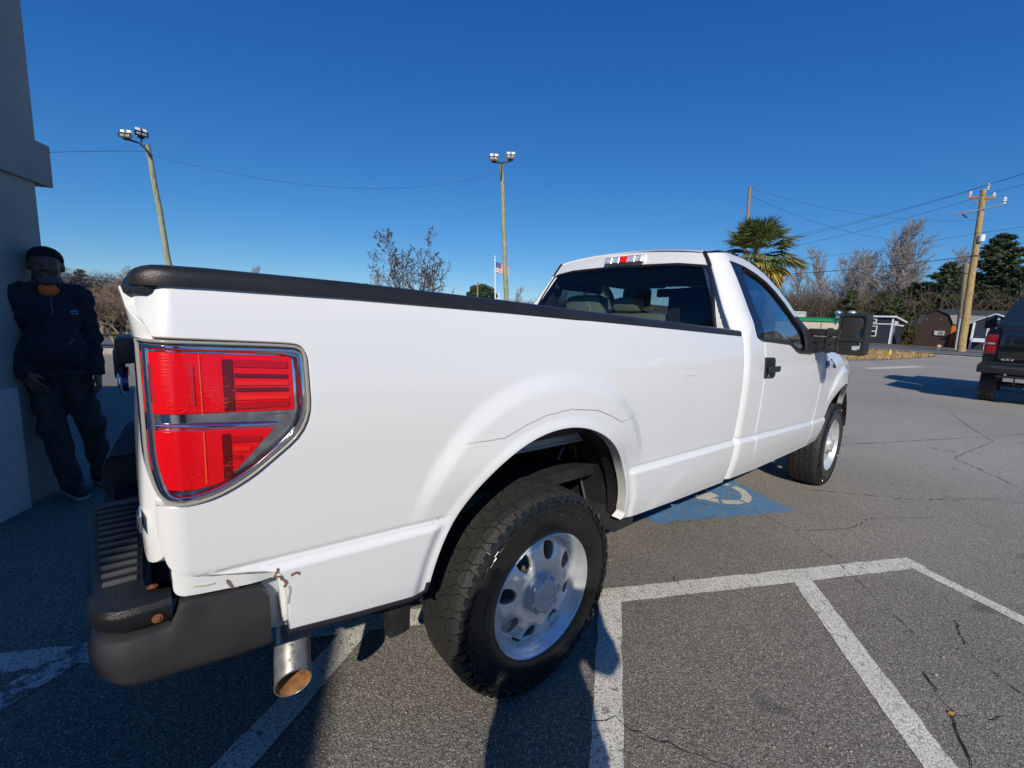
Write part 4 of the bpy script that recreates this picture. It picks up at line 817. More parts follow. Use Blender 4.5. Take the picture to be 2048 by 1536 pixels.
mb = MB(); mb.box((.56, -.55, .70), (.16, .10, .14), bev=.03); mb.box((.47, -.58, .76), (.10, .06, .10), bev=.02); mb.box((.66, -.55, .58), (.06, .05, .24), rot=np.array(Matrix.Rotation(R(25), 3, 'Y')), bev=.01); mb.box((.72, -.56, .47), (.08, .06, .09), bev=.025); mb.box((.33, -.56, .80), (.10, .08, .12), bev=.02); mb.build('spring_hanger', DARKG, TR, 50)
mb = MB(); mb.tube([(.36, -.60, .86), (.42, -.64, .86), (.435, -.66, .84), (.46, -.76, .52)], .006, 8); mb.tube([(.2, -.6, .9), (.5, -.6, .88), (.6, -.62, .7)], .005, 6); mb.build('brake_line', GREYU, TR, 50)
mb = MB(); mb.box((.30, -.60, .90), (.12, .05, .10), bev=.01); mb.box((-.02, -.70, .955), (.13, .12, .07), bev=.01); mb.build('frame_bracket', GREYU, TR, 40)
mb = MB(); mb.box((-.455, -.70, .42), (.085, .05, .28), bev=.02); mb.build('hanging_bracket', DARK, TR, 40)
mb = MB(); mb.box((1.5, 0, .72), (5.2, 1.55, .05)); mb.box((3.4, 0, .65), (1.1, .7, .25)); mb.build('floor_pan', DARK, TR)
mb = MB(); mb.box((.2, 0, .96), (2.4, 1.7, .04)); mb.box((.2, -.85, 1.15), (2.4, .03, .42)); mb.box((.2, .85, 1.15), (2.4, .03, .42)); mb.box((1.40, 0, 1.15), (.03, 1.7, .42)); mb.build('bed_floor', mat('bed_liner', (.05, .05, .05), .7), TR)
housing(3.67, .50, .47, -.93, -.45, DARK, 'front_wheelhouse'); housing(3.67, .50, .47, .93, .45, DARK, 'front_wheelhouse', side=1)
mb = MB(); mb.prism([(3.1, .45), (4.3, .45), (4.3, 1.15), (3.1, 1.15)], -.44, -.42); mb.build('front_wheelhouse_back', DARK, TR)
mb = MB(); mb.prism([(2.9, .5), (3.19, .5), (3.3, .8), (3.3, 1.1), (2.9, 1.1)], -.90, -.5); mb.build('fender_splash', DARK, TR)
mb = MB(); mb.tube([(3.67, -.72, .385), (3.67, .72, .385)], .05, 12); mb.build('front_axle', DARK, TR, 50)
for s_ in (-1, 1):
    mb = MB(); mb.prism([(1.50, .50), (3.05, .50), (3.05, .60), (1.50, .60)], s_*.90-.02*s_, s_*.86, 'xz'); mb.build('rocker_inner', DARK, TR)

# ------------------------------------------------------------ portico: pylon column, low pier, unseen shade-casting mass behind the camera
UX = np.array([.44, .9]); UX = UX/np.linalg.norm(UX); VX = np.array([UX[1], -UX[0]])
STUC = mat('grey_stucco', (.42, .38, .33), .85, var=.12, vscale=3, bump=.5, bscale=120); STUCD = mat('band_stucco', (.40, .36, .32), .85, var=.1, vscale=4, bump=.5, bscale=120)
def obox(mb, p, lu, lv, z0, z1, ch=0):
    """box whose far right corner is p, running back -UX*lu and away -VX*lv"""
    p = np.array(p, float); q = [p, p-VX*lv, p-VX*lv-UX*lu, p-UX*lu]
    if ch: q = [p-UX*ch, p-VX*ch, p-VX*lv, p-VX*lv-UX*lu, p-UX*lu]
    if area(np.array(q)) < 0: q = q[::-1]
    mb.prism([tuple(t) for t in q], z0, z1, 'xy')
cl = empty('stucco_column', (-1.8, 2.3, 0)); tag(cl, 'tall grey stucco column with a projecting band, the man leans against it', 'column')
def cpart(name, p, lu, lv, z0, z1, m, ch=0, taper=None):
    mb = MB(); obox(mb, p, lu, lv, z0, z1, ch); o = mb.build(name, m); o.parent = cl; o.location = (1.8, -2.3, 0); return o
cpart('shaft', (-1.562, 2.49), .50, .55, 0, 2.13, STUC, .03); cpart('band', (-1.498, 2.56), .70, .70, 2.129, 2.40, STUCD); cpart('upper_shaft', (-1.555, 2.49), .62, .6, 2.399, 4.6, STUC)
pr = MB(); obox(pr, (-1.705, 2.115), .55, .5, 0, .80); pr.build('low_pier', mat('pale_stucco', (.60, .56, .51), .85, var=.08, vscale=4, bump=.5, bscale=120)); tag(col.objects['low_pier'], 'low pale stucco pier in front of the column at the left edge', 'pier')
bd = MB(); e0 = np.array([-5.99, -6.40]); q = [e0-UX*9, e0+UX*7.1, e0+UX*7.1-VX*8, e0-UX*9-VX*8]  # unseen solid mass for the portico roof, shaped by the shade it casts
if area(np.array(q)) < 0: q = q[::-1]
bd.prism([tuple(t) for t in q], 0, 5.0, 'xy'); tag(bd.build('shade_building', mat('building_stucco', (.45, .46, .48), .9, var=.1, vscale=1.5, bump=.3, bscale=60)), 'unseen building mass behind the viewer, shaped to throw shade over the left side', 'building')

# ------------------------------------------------------------ figures: one continuous surface from blended rounded cones
class Field:
    def __init__(s, lo, hi, h):
        s.lo = np.array(lo, float); s.h = h; n = np.ceil((np.array(hi)-s.lo)/h).astype(int)+1; s.n = n; s.d = np.full(n, .2, np.float32)
    def _sub(s, lo, hi, pad):
        a = np.maximum(0, np.floor((lo-pad-s.lo)/s.h).astype(int)); b = np.minimum(s.n, np.ceil((hi+pad-s.lo)/s.h).astype(int)+1)
        if np.any(b <= a): return None, None
        g = np.stack(np.meshgrid(*[s.lo[i]+s.h*np.arange(a[i], b[i]) for i in range(3)], indexing='ij'), -1); return tuple(slice(a[i], b[i]) for i in range(3)), g
    def put(s, sl, d, k, sub=False):
        c = s.d[sl]
        if sub: h_ = np.clip(.5-.5*(c+d)/k, 0, 1); s.d[sl] = c*(1-h_)-d*h_+k*h_*(1-h_)
        else: h_ = np.clip(.5+.5*(c-d)/k, 0, 1); s.d[sl] = c*(1-h_)+d*h_-k*h_*(1-h_)
    def cone(s, a, b, ra, rb, k=.02, sub=False):
        a, b = np.array(a, float), np.array(b, float); m = max(ra, rb)+k*1.2+.02; sl, g = s._sub(np.minimum(a, b), np.maximum(a, b), m)
        if sl is None: return
        ab = b-a; t = np.clip(((g-a)@ab)/(ab@ab+1e-12), 0, 1); d = np.linalg.norm(g-a-t[..., None]*ab, axis=-1)-(ra+(rb-ra)*t); s.put(sl, d.astype(np.float32), k, sub)
    def ell(s, c, r, k=.02, rot=0, sub=False):
        c, r = np.array(c, float), np.array(r, float); sl, g = s._sub(c-r.max(), c+r.max(), k*1.2+.02)
        if sl is None: return
        p = g-c; ca, sa = math.cos(rot), math.sin(rot); p = np.stack([p[..., 0]*ca+p[..., 1]*sa, -p[..., 0]*sa+p[..., 1]*ca, p[..., 2]], -1)
        k0 = np.linalg.norm(p/r, axis=-1); k1 = np.linalg.norm(p/(r*r), axis=-1)+1e-9; s.put(sl, (k0*(k0-1)/k1).astype(np.float32), k, sub)
    def grid(s): return np.stack(np.meshgrid(*[s.lo[i]+s.h*np.arange(s.n[i]) for i in range(3)], indexing='ij'), -1)
    def mesh(s, name, m, parent=None):
        d = s.d; ins = d < 0; c = [ins[i:s.n[0]-1+i, j:s.n[1]-1+j, k:s.n[2]-1+k] for i in (0, 1) for j in (0, 1) for k in (0, 1)]
        cnt = sum(x.astype(int) for x in c); act = (cnt > 0) & (cnt < 8); idx = -np.ones(act.shape, int); idx[act] = np.arange(act.sum()); cells = np.argwhere(act)
        P = np.zeros((len(cells), 3)); W = np.zeros(len(cells)); off = [(i, j, k) for i in (0, 1) for j in (0, 1) for k in (0, 1)]
        for a in range(8):
            for b in range(a+1, 8):
                oa, ob = np.array(off[a]), np.array(off[b])
                if np.abs(oa-ob).sum() != 1: continue
                da = d[tuple((cells+oa).T)]; db = d[tuple((cells+ob).T)]; x = (da < 0) != (db < 0); t = da/(da-db+1e-12); P += np.where(x[:, None], oa+t[:, None]*(ob-oa), 0); W += x
        V = s.lo+s.h*(cells+P/np.maximum(W, 1)[:, None]); F = []
        for ax in range(3):
            o1, o2 = [i for i in range(3) if i != ax]; e = np.zeros(3, int); e[ax] = 1; e1 = np.zeros(3, int); e1[o1] = 1; e2 = np.zeros(3, int); e2[o2] = 1
            A = ins; B = np.roll(ins, -1, ax); x = A != B; sl = [slice(1, -1)]*3; xi = np.argwhere(x[tuple(sl)])+1
            q = np.stack([idx[tuple((xi-e1*i-e2*j).T)] for i, j in ((0, 0), (1, 0), (1, 1), (0, 1))], 1); fl = A[tuple(xi.T)] ^ (ax == 1); q = np.where(fl[:, None], q, q[:, ::-1]); q = q[(q >= 0).all(1)]; F.append(q)
        F = np.concatenate(F); me = bpy.data.meshes.new(name); me.from_pydata(V.tolist(), [], F.tolist()); me.update(); bm = bmesh.new(); bm.from_mesh(me); bmesh.ops.recalc_face_normals(bm, faces=bm.faces); bm.to_mesh(me); bm.free()
        return link(name, me, m, parent, 'all')
def limb(f, pts, rad, k=.02):
    for i in range(len(pts)-1): f.cone(pts[i], pts[i+1], rad[i], rad[i+1], k)
def hand(f, w_, d, side, palm, curl=.5, sc=1.0):
    """w_: wrist, d: hand direction, side: thumb side, palm: palm normal"""
    w_, d, side, palm = [np.array(t, float) for t in (w_, d, side, palm)]; d /= np.linalg.norm(d); side -= d*(side@d); side /= np.linalg.norm(side); palm = np.cross(d, side)*np.sign(np.cross(d, side)@palm+1e-9)
    for i in range(4): f.cone(w_+side*(.012-.008*i)*sc, w_+d*.085*sc+side*(.030-.020*i)*sc, .017*sc, .0115*sc, .012)
    for i, L in enumerate((.072, .080, .074, .058)):
        p = w_+d*.083*sc+side*(.032-.0215*i)*sc; dd = d.copy(); 
        for j, s_ in enumerate((.45, .32, .25)):
            an = curl*(.55+.25*j); dd = dd*math.cos(an)+palm*math.sin(an) if j == 0 else dd*math.cos(an*.7)+np.cross(np.cross(dd, palm), dd)*math.sin(an*.7); dd /= np.linalg.norm(dd); q = p+dd*L*s_*sc; f.cone(p, q, (.0092-.0006*j)*sc, (.0088-.0007*j)*sc, .003); p = q
    p = w_+d*.025*sc+side*.026*sc; a = d*.75+side*.62+palm*.25; a /= np.linalg.norm(a); q = p+a*.038*sc; f.cone(p, q, .0135*sc, .0105*sc, .010); b = d*.95+side*.1+palm*.35; b /= np.linalg.norm(b); f.cone(q, q+b*.03*sc, .0105*sc, .0085*sc, .004)
def rotz(a): return np.array([[math.cos(a), -math.sin(a), 0], [math.sin(a), math.cos(a), 0], [0, 0, 1]])
def figure(name, base, yaw, J, label, mats, head_yaw=0, h=.0065, face=True, skinc=None):
    """J: joints in body space (x right of the person, y forward, z up), yaw of 'forward'"""
    rt = empty(name, (*base, 0)); tag(rt, label, 'person'); Rm = rotz(yaw-math.pi/2)
    T = {k: Rm@np.array(v, float) for k, v in J.items()}; fw = Rm@np.array([0, 1, 0.]); rgt = Rm@np.array([1., 0, 0]); up = np.array([0, 0, 1.])
    allp = np.array(list(T.values())); lo, hi = allp.min(0)-.16, allp.max(0)+.18
    Hc = T['head']; Rh = rotz(yaw-math.pi/2+head_yaw); hf = Rh@np.array([0, 1, 0.]); hr = Rh@np.array([1., 0, 0]); hang = yaw-math.pi/2+head_yaw
    Hp = lambda x, y, z: Hc+hr*x+hf*y+up*z
    f = Field(lo, hi, h)
    f.ell(Hp(0, -.012, .022), (.078, .098, .098), .01, hang); f.ell(Hp(0, .018, -.045), (.060, .074, .075), .03, hang); f.cone(Hp(0, -.01, -.06), T['neck'], .056, .062, .03)
    if face:
        f.ell(Hp(0, .075, .012), (.058, .022, .016), .02, hang); f.cone(Hp(0, .082, .0), Hp(0, .104, -.030), .009, .014, .012)
        for s_ in (-1, 1):
            f.ell(Hp(s_*.017, .092, -.033), (.012, .013, .010), .008, hang); f.ell(Hp(s_*.030, .093, -.004), (.016, .012, .010), .008, hang, sub=True); f.ell(Hp(s_*.030, .077, -.004), (.013, .013, .012), .004, hang)
            f.ell(Hp(s_*.040, .068, -.035), (.022, .022, .020), .02, hang); f.ell(Hp(s_*.080, -.008, -.012), (.010, .020, .032), .006, hang)
        f.ell(Hp(0, .090, -.066), (.030, .010, .007), .006, hang); f.ell(Hp(0, .094, -.073), (.024, .010, .0035), .003, hang, sub=True); f.ell(Hp(0, .085, -.083), (.024, .012, .008), .006, hang); f.ell(Hp(0, .066, -.105), (.026, .026, .018), .02, hang)
    def torso(f, e=0, k=.05):
        f.cone(T['chestR'], T['chestL'], .105+e, .105+e, k); f.cone(T['bellyR'], T['bellyL'], .118+e, .118+e, k); f.cone(T['hipR'], T['hipL'], .105+e, .105+e, k); f.cone(T['chest'], T['belly'], .12+e, .125+e, k)
        f.cone(T['neck']-up*.02, T['shR'], .05+e, .058+e, .04); f.cone(T['neck']-up*.02, T['shL'], .05+e, .058+e, .04)
    torso(f)
    for s_ in 'RL':
        limb(f, [T['sh'+s_], T['el'+s_], T['wr'+s_]], [.055, .043, .028], .03); limb(f, [T['hip'+s_], T['kn'+s_], T['an'+s_]], [.085, .058, .042], .04)
        f.cone(T['an'+s_], T['to'+s_], .035, .030, .02)
        hd = T.get('hd'+s_, T['wr'+s_]-T['el'+s_]); hand(f, T['wr'+s_], hd, T.get('th'+s_, fw), T.get('pa'+s_, -rgt if s_ == 'R' else rgt), .45)
    body = f.mesh('body', mats['skin'], rt)
    # jacket
    g = Field(lo, hi, h*1.25); torso(g, .008)
    for s_ in 'RL':
        el = T['el'+s_]; wr = T['wr'+s_]; limb(g, [T['sh'+s_], el, wr+(wr-el)/np.linalg.norm(wr-el)*.0], [.072, .060, .042], .04); c = wr; g.cone(c-(wr-el)*.06, c, .044, .043, .01)
    g.cone(T['neck']-up*.03, T['neck']+up*.035, .070, .068, .02); G = g.grid(); n_ = .006*np.sin(G[..., 2]*38+G[..., 0]*23+5*np.sin(G[..., 1]*17))*np.sin(G[..., 0]*31-G[..., 2]*19)+.004*np.sin(G[..., 2]*75+9*np.sin(G[..., 0]*21)); g.d += n_.astype(np.float32)
    g.d = np.maximum(g.d, (T['hem'][2]-G[..., 2]).astype(np.float32))
    # open collar: cut a wedge in front of the throat
    if face: g.ell(T['neck']+fw*.075+up*.035, (.042, .06, .080), .008, yaw-math.pi/2, sub=True)
    g.mesh('jacket', mats['jacket'], rt)
    if face:
        q = Field(T['neck']-.14, T['neck']+.14, .006); q.ell(T['neck']+fw*.026-up*.03, (.060, .064, .055), .01, yaw-math.pi/2); q.mesh('undershirt', mats['shirt'], rt)
        mb = MB(); mb.tube([T['neck']+fw*.118-up*.06, T['neck']+fw*.132-up*.12, T['chest']+fw*.130+up*.02], .004, 6); mb.build('zipper', mats['trim'], rt)
        mb = MB(); c = T['chest']+fw*.135-rgt*.085+up*.045; mb.tube([c, c-rgt*.02+up*.010, c-rgt*.035+up*.002], .005, 6); mb.tube([c-up*.012, c-rgt*.034-up*.012], .004, 6); mb.build('chest_logo', mats['logo'], rt)
    t = Field(lo, hi, h*1.25)
    t.cone(T['hipR'], T['hipL'], .118, .118, .05); t.cone(T['bellyR']-up*.06, T['bellyL']-up*.06, .112, .112, .05)
    for s_ in 'RL': limb(t, [T['hip'+s_], T['kn'+s_], T['an'+s_]], [.090, .070, .061], .04)
    G = t.grid(); t.d += (.007*np.sin(G[..., 2]*33+6*np.sin(G[..., 0]*19))*np.sin(G[..., 0]*37+G[..., 1]*11)+.006*ss(-G[..., 2], -.30, -.05)*np.sin(G[..., 2]*85+4*np.sin(G[..., 0]*30))).astype(np.float32)
    t.d = np.maximum(t.d, (.045-G[..., 2]).astype(np.float32)); t.d = np.maximum(t.d, (G[..., 2]-T['hem'][2]-.04).astype(np.float32)); t.mesh('trousers', mats['pants'], rt)
    for s_ in 'RL':
        q = Field(np.minimum(T['an'+s_], T['to'+s_])-.12, np.maximum(T['an'+s_], T['to'+s_])+.12, .008); dv = T['to'+s_]-T['an'+s_]; dv[2] = 0; dv /= np.linalg.norm(dv); a = T['an'+s_].copy(); a[2] = .055
        q.cone(a-dv*.03, a+dv*.16, .044, .040, .02); q.cone(a-dv*.02+up*.03, a+dv*.05+up*.02, .044, .036, .03); G = q.grid(); q.d = np.maximum(q.d, (.026-G[..., 2]).astype(np.float32)); sh_ = q.mesh('shoe', mats['shoe'], rt)
        q2 = Field(np.minimum(T['an'+s_], T['to'+s_])-.12, np.maximum(T['an'+s_], T['to'+s_])+.12, .008); q2.cone(a-dv*.035-up*.02, a+dv*.165-up*.02, .047, .043, .02); G = q2.grid(); q2.d = np.maximum(q2.d, (G[..., 2]-.030).astype(np.float32)); q2.d = np.maximum(q2.d, (.002-G[..., 2]).astype(np.float32)); q2.mesh('sole', mats['sole'], sh_)
    if face:
        q = Field(Hc-.16, Hc+.16, .006); q.ell(Hp(0, .030, -.088), (.060, .064, .045), .01, hang); q.ell(Hp(0, .068, -.108), (.036, .030, .024), .02, hang); q.ell(Hp(0, .10, -.074), (.030, .03, .013), .004, hang, sub=True); G = q.grid(); q.d += (.0018*np.sin(G[..., 0]*700)*np.sin(G[..., 2]*650)).astype(np.float32); q.d = np.maximum(q.d, ((G-Hc)[..., 2]+.062-.6*np.maximum(0, -((G-Hc)@hf-.01))).astype(np.float32)); q.mesh('beard', mats['beard'], rt)
        mb = MB(); mb.box(Hp(0, .093, -.0735), (.030, .008, .006), rot=Rh, bev=.002); mb.build('teeth', mats['teeth'], rt)
        for s_ in (-1, 1): mb = MB(); mb.lathe([(0, .0), (.004, .001)], 8, 'y', Hp(s_*.030, .0905, -.004)); mb.build('eye', mats['eye'], rt)
    q = Field(Hc-.17, Hc+.17, .006); q.ell(Hp(0, -.018, .038), (.087, .106, .083), .01, hang); G = q.grid(); q.d = np.maximum(q.d, (-( (G-Hc)[..., 2]-(.048 if face else .0)*ss((G-Hc)@hf, -.02, .07)-.002)).astype(np.float32)); q.d += (.002*np.sin(G[..., 0]*160)*np.sin(G[..., 2]*170)*np.sin(G[..., 1]*150)).astype(np.float32); q.mesh('hair', mats['hair'], rt)
    return rt
PM = dict(skin=mat('dark_brown_skin', (.14, .068, .038), .45, bump=.15, bscale=200), jacket=mat('navy_jacket', (.016, .018, .026), .85, var=.3, vscale=25, bump=.3, bscale=300), pants=mat('charcoal_trousers', (.035, .036, .036), .85, var=.3, vscale=14, bump=.3, bscale=250),
          shirt=mat('orange_shirt', (.95, .17, .03), .8), shoe=mat('dark_shoe', (.02, .02, .022), .7), sole=mat('pale_sole', (.35, .34, .32), .7), hair=mat('black_cap', (.008, .008, .009), .95), beard=mat('grey_beard', (.085, .082, .08), .95), teeth=mat('teeth', (.25, .24, .22), .4), eye=mat('eye_dark', (.01, .01, .01), .2), trim=mat('zip_grey', (.1, .1, .11), .4), logo=mat('logo_pale_blue', (.22, .40, .62), .6))
Jm = dict(head=(.0, .015, 1.585), neck=(0, 0, 1.455), chest=(0, .0, 1.24), chestR=(.055, 0, 1.27), chestL=(-.055, 0, 1.27), belly=(0, .04, 1.04), bellyR=(.035, .035, 1.02), bellyL=(-.035, .035, 1.02), hipR=(.07, 0, .90), hipL=(-.07, 0, .90),
          shR=(.150, 0, 1.385), shL=(-.142, 0, 1.385), elR=(.190, -.06, 1.10), elL=(-.182, -.04, 1.11), wrR=(.150, .10, .885), wrL=(-.195, .07, .865), knR=(.045, .05, .48), knL=(-.145, .01, .49), anR=(-.01, .06, .09), anL=(-.185, -.06, .09), toR=(-.04, .20, .045), toL=(-.255, .07, .045), hem=(0, 0, .85),
          hdR=(-.35, .35, -.75), hdL=(-.02, .15, -.9), thR=(-.6, .6, .1), thL=(.3, .9, 0), paR=(-.7, -.3, 0), paL=(.9, -.2, 0))
figure('person', (-1.545, 2.285), R(-80), Jm, 'smiling man in a navy pullover and orange undershirt leaning on the shaded column', PM, head_yaw=R(-6))
PM2 = dict(PM, skin=mat('tan_skin', (.35, .2, .13), .5), jacket=mat('grey_hoodie', (.12, .12, .13), .9), pants=mat('blue_jeans', (.05, .07, .12), .9), hair=mat('brown_hair', (.03, .02, .012), .9))
Jp = dict(head=(.0, .03, 1.60), neck=(0, 0, 1.47), chest=(0, 0, 1.26), chestR=(.085, 0, 1.29), chestL=(-.085, 0, 1.29), belly=(0, .01, 1.06), bellyR=(.05, 0, 1.04), bellyL=(-.05, 0, 1.04), hipR=(.085, 0, .92), hipL=(-.085, 0, .92),
          shR=(.20, 0, 1.40), shL=(-.20, 0, 1.40), elR=(.245, .02, 1.20), elL=(-.25, .02, 1.17), wrR=(.10, .14, 1.36), wrL=(-.20, .14, 1.36), knR=(.11, .03, .50), knL=(-.11, .03, .50), anR=(.11, 0, .09), anL=(-.12, 0, .09), toR=(.13, .15, .045), toL=(-.14, .15, .045), hem=(0, 0, .86),
          hdR=(-.5, .02, .5), hdL=(.5, .02, .5), thR=(0, .2, 1), thL=(0, .2, 1))
figure('person', (-1.125, -2.20), R(50), Jp, 'photographer in a grey hoodie standing behind the viewer, seen only as a shadow', PM2, h=.012, face=False)

# ------------------------------------------------------------ black pickup on the right
BT = empty('pickup_truck', (14.1, -2.62, 0)); tag(BT, 'black lifted pickup truck cut off by the right edge, seen from behind', 'pickup truck')
BLK = mat('black_car_paint', (.006, .006, .007), .18, coat=1); BLKT = mat('black_trim', (.012, .012, .012), .5)
def bpart(name, f, m, sm=40):
    mb = MB(); f(mb); o = mb.build(name, m, None, sm); o.parent = BT; o.location = (-14.1, 2.62, 0); return o
def btb(mb):
    P = [(-1.64, 1.00), (-1.62, 1.50), (-1.66, 1.68), (-1.80, 1.74)]; left = P; right = [(-5.24-y, z) for y, z in P][::-1]
    V = []; poly = [(-1.66, .92)]+left+right+[(-3.58, .92)]; mb.prism([(y, z) for y, z in poly][::-1], 14.12, 14.20, 'yz')
    mb.prism([(14.16, .95), (16.2, .95), (16.2, 1.74), (14.16, 1.74)], -1.66, -1.72); mb.prism([(14.16, .95), (16.2, .95), (16.2, 1.74), (14.16, 1.74)], -3.52, -3.58)
bpart('bed', btb, BLK)
bpart('tailgate', lambda mb: (mb.box((14.10, -2.62, 1.36), (.05, 1.50, .68), bev=.02)), BLK)
bpart('tailgate_groove', lambda mb: (mb.box((14.074, -2.62, 1.50), (.01, 1.34, .012)), mb.box((14.074, -2.62, 1.38), (.01, 1.34, .010))), BLKT)
bpart('tailgate_top_trim', lambda mb: mb.box((14.12, -2.62, 1.715), (.09, 1.52, .045), bev=.015), BLKT)
BTL = bpart('tail_lamp', lambda mb: mb.box((14.085, -1.735, 1.36), (.06, .20, .46), bev=.025), mat('smoked_red_lens', (.10, .004, .006), .15, coat=1))
for z in (1.50, 1.25): 
    o = bpart('lamp_segment', lambda mb: mb.box((14.052, -1.735, z), (.01, .13, .13), bev=.004), mat('dim_red_segment', (.26, .008, .010), .2)); o.parent = BTL; o.location = (0, 0, 0)
    
o = bpart('reverse_lens', lambda mb: mb.box((14.052, -1.735, 1.375), (.012, .12, .05), bev=.004), mat('pale_lens', (.25, .22, .23), .2)); o.parent = BTL; o.location = (0, 0, 0)
bpart('tail_lamp', lambda mb: mb.box((14.085, -3.505, 1.36), (.06, .20, .46), bev=.025), mat('smoked_red_lens', (.10, .004, .006), .15, coat=1))
bpart('rear_bumper', lambda mb: (mb.box((14.0, -2.62, .80), (.20, 2.06, .20), bev=.03), mb.box((14.02, -2.62, .93), (.22, 1.98, .05), bev=.02)), BLKT)
bpart('bumper_chrome_strip', lambda mb: mb.box((13.905, -2.62, .86), (.02, 1.62, .07), bev=.008), mat('dark_chrome', (.22, .22, .23), .2, metal=1))
bpart('hitch', lambda mb: (mb.tube([(13.98, -1.9, .64), (13.98, -3.3, .64)], .03, 10), mb.box((13.95, -2.62, .58), (.12, .10, .10), bev=.01), mb.box((13.99, -2.2, .55), (.06, .03, .18), bev=.01)), BLKT)
V_, F_ = text_mesh('4X4', .12, .004, font_shear=.25); mb = MB(); mb.add(np.stack([14.068-V_[:, 2], -2.02-V_[:, 0], 1.02+V_[:, 1]*.62], 1), F_); o = mb.build('badge_lettering', mat('pale_badge', (.45, .45, .45), .3)); o.parent = BT; o.location = (-14.1, 2.62, 0)
def bcab(mb):
    poly = [(-1.66, 1.0), (-1.68, 1.74), (-1.74, 1.95), (-1.92, 2.48), (-2.02, 2.56), (-2.62, 2.60)]; poly = poly+[(-5.24-y, z) for y, z in poly[::-1][1:]]
    n = len(poly); V = [(16.35+.15*max(0, z-1.8), y, z) for y, z in poly]+[(18.7-.55*max(0, z-1.8), y, z) for y, z in poly]
    mb.add(V, [tuple(range(n))[::-1], tuple(range(n, 2*n))]+[(i, n+i, n+(i+1) % n, (i+1) % n)[::-1] for i in range(n)])
bpart('cab', bcab, BLK, 25)
def bwin(mb):
    V = [(16.345, -1.84, 1.84), (16.345, -3.40, 1.84), (16.43, -3.24, 2.42), (16.43, -2.00, 2.42)]; V2 = [(x+.03, y, z) for x, y, z in V]; mb.add(V+V2, [(0, 1, 2, 3), (7, 6, 5, 4), (0, 4, 5, 1), (1, 5, 6, 2), (2, 6, 7, 3), (3, 7, 4, 0)])
bpart('rear_window', bwin, mat('dark_window', (.01, .012, .016), .04, coat=1))
bpart('third_brake_light', lambda mb: mb.box((16.45, -2.62, 2.50), (.03, .35, .04), bev=.01), REDD)
bpart('hood', lambda mb: mb.box((19.4, -2.62, 1.42), (1.5, 1.9, .75), bev=.12), BLK)
for s_ in (-1, 1): bpart('mirror', lambda mb: (mb.box((18.35, -2.62+s_*1.13, 1.98), (.14, .24, .34), bev=.03), mb.box((18.38, -2.62+s_*.98, 1.9), (.08, .2, .06), bev=.01)), BLKT)
for x in (14.75, 18.9):
    for y in (-1.80, -3.44):
        mb = MB(); mb.lathe([(.22, -.14), (.34, -.145), (.395, -.13), (.425, -.10), (.43, 0), (.425, .10), (.395, .13), (.34, .145), (.22, .14)], 40, 'y', closed=True); wt = mb.build('wheel', RUBBER, None, 50); wt.parent = BT; wt.location = (x-14.1, y+2.62, .43)
        mb = MB(); mb.lathe([(0, -.08), (.08, -.10), (.22, -.05), (.235, -.12), (.235, .12), (.0, .10)], 24); mb.build('rim', mat('dark_rim', (.03, .03, .03), .3, metal=.8), wt, 40)
        mb = MB()
        for i in range(44):
            a = 2*math.pi*i/44; ca, sa = math.cos(a), math.sin(a); M_ = np.array([[ca, 0, -sa], [0, 1, 0], [sa, 0, ca]])
            for yy_ in (-.10, -.033, .033, .10): mb.box((.434*ca, yy_, .434*sa), (.016, .055, .038), rot=M_)
        mb.build('tread_block', RUBBER, wt)['kind'] = 'stuff'
bpart('underbody', lambda mb: (mb.box((16.6, -2.62, .74), (5.0, 1.1, .25)), mb.tube([(14.75, -1.9, .43), (14.75, -3.3, .43)], .06, 10), mb.box((17.4, -2.62, 1.1), (6.0, 1.7, .3))), BLKT)
for x in (14.75,): bpart('mud_guard', lambda mb: mb.box((15.28, -1.80, .62), (.03, .30, .40), bev=.01), BLKT)

BT.location = (13.9, -2.32, -.0)
# ------------------------------------------------------------ poles, lights, wires
def wood(name, c, c2): return mat(name, c, .85, var=.25, vscale=6, bump=.4, bscale=40, c2=c2, c2t=(.5, .62), c2s=5, stretch=(6, 6, .8))
WOODG = wood('weathered_green_pole', (.34, .34, .22), (.20, .19, .12)); WOODB = wood('weathered_brown_pole', (.30, .23, .14), (.16, .12, .08)); WOODY = wood('yellow_brown_pole', (.42, .30, .13), (.20, .14, .07))
GALV = mat('galvanised', (.55, .56, .57), .4, metal=.6); WHT = mat('white_enamel', (.78, .78, .76), .35); PORC = mat('white_porcelain', (.75, .77, .78), .15)
LENS = mat('lamp_glass', (.45, .46, .44), .1, metal=.4)
def pole(name, a, b, r0, r1, m, label, cat='utility pole', grp=None):
    a, b = np.array(a, float), np.array(b, float); rt = empty(name, tuple(a)); tag(rt, label, cat, grp)
    mb = MB(); n = 14; r = rnd(int(abs(a[0])*10)); P = [(b-a)*t+np.array([*r.normal(0, .012, 2), 0]) for t in np.linspace(0, 1, n)]; mb.tube(P, np.linspace(r0, r1, n), 14); mb.build('shaft', m, rt, 60); return rt
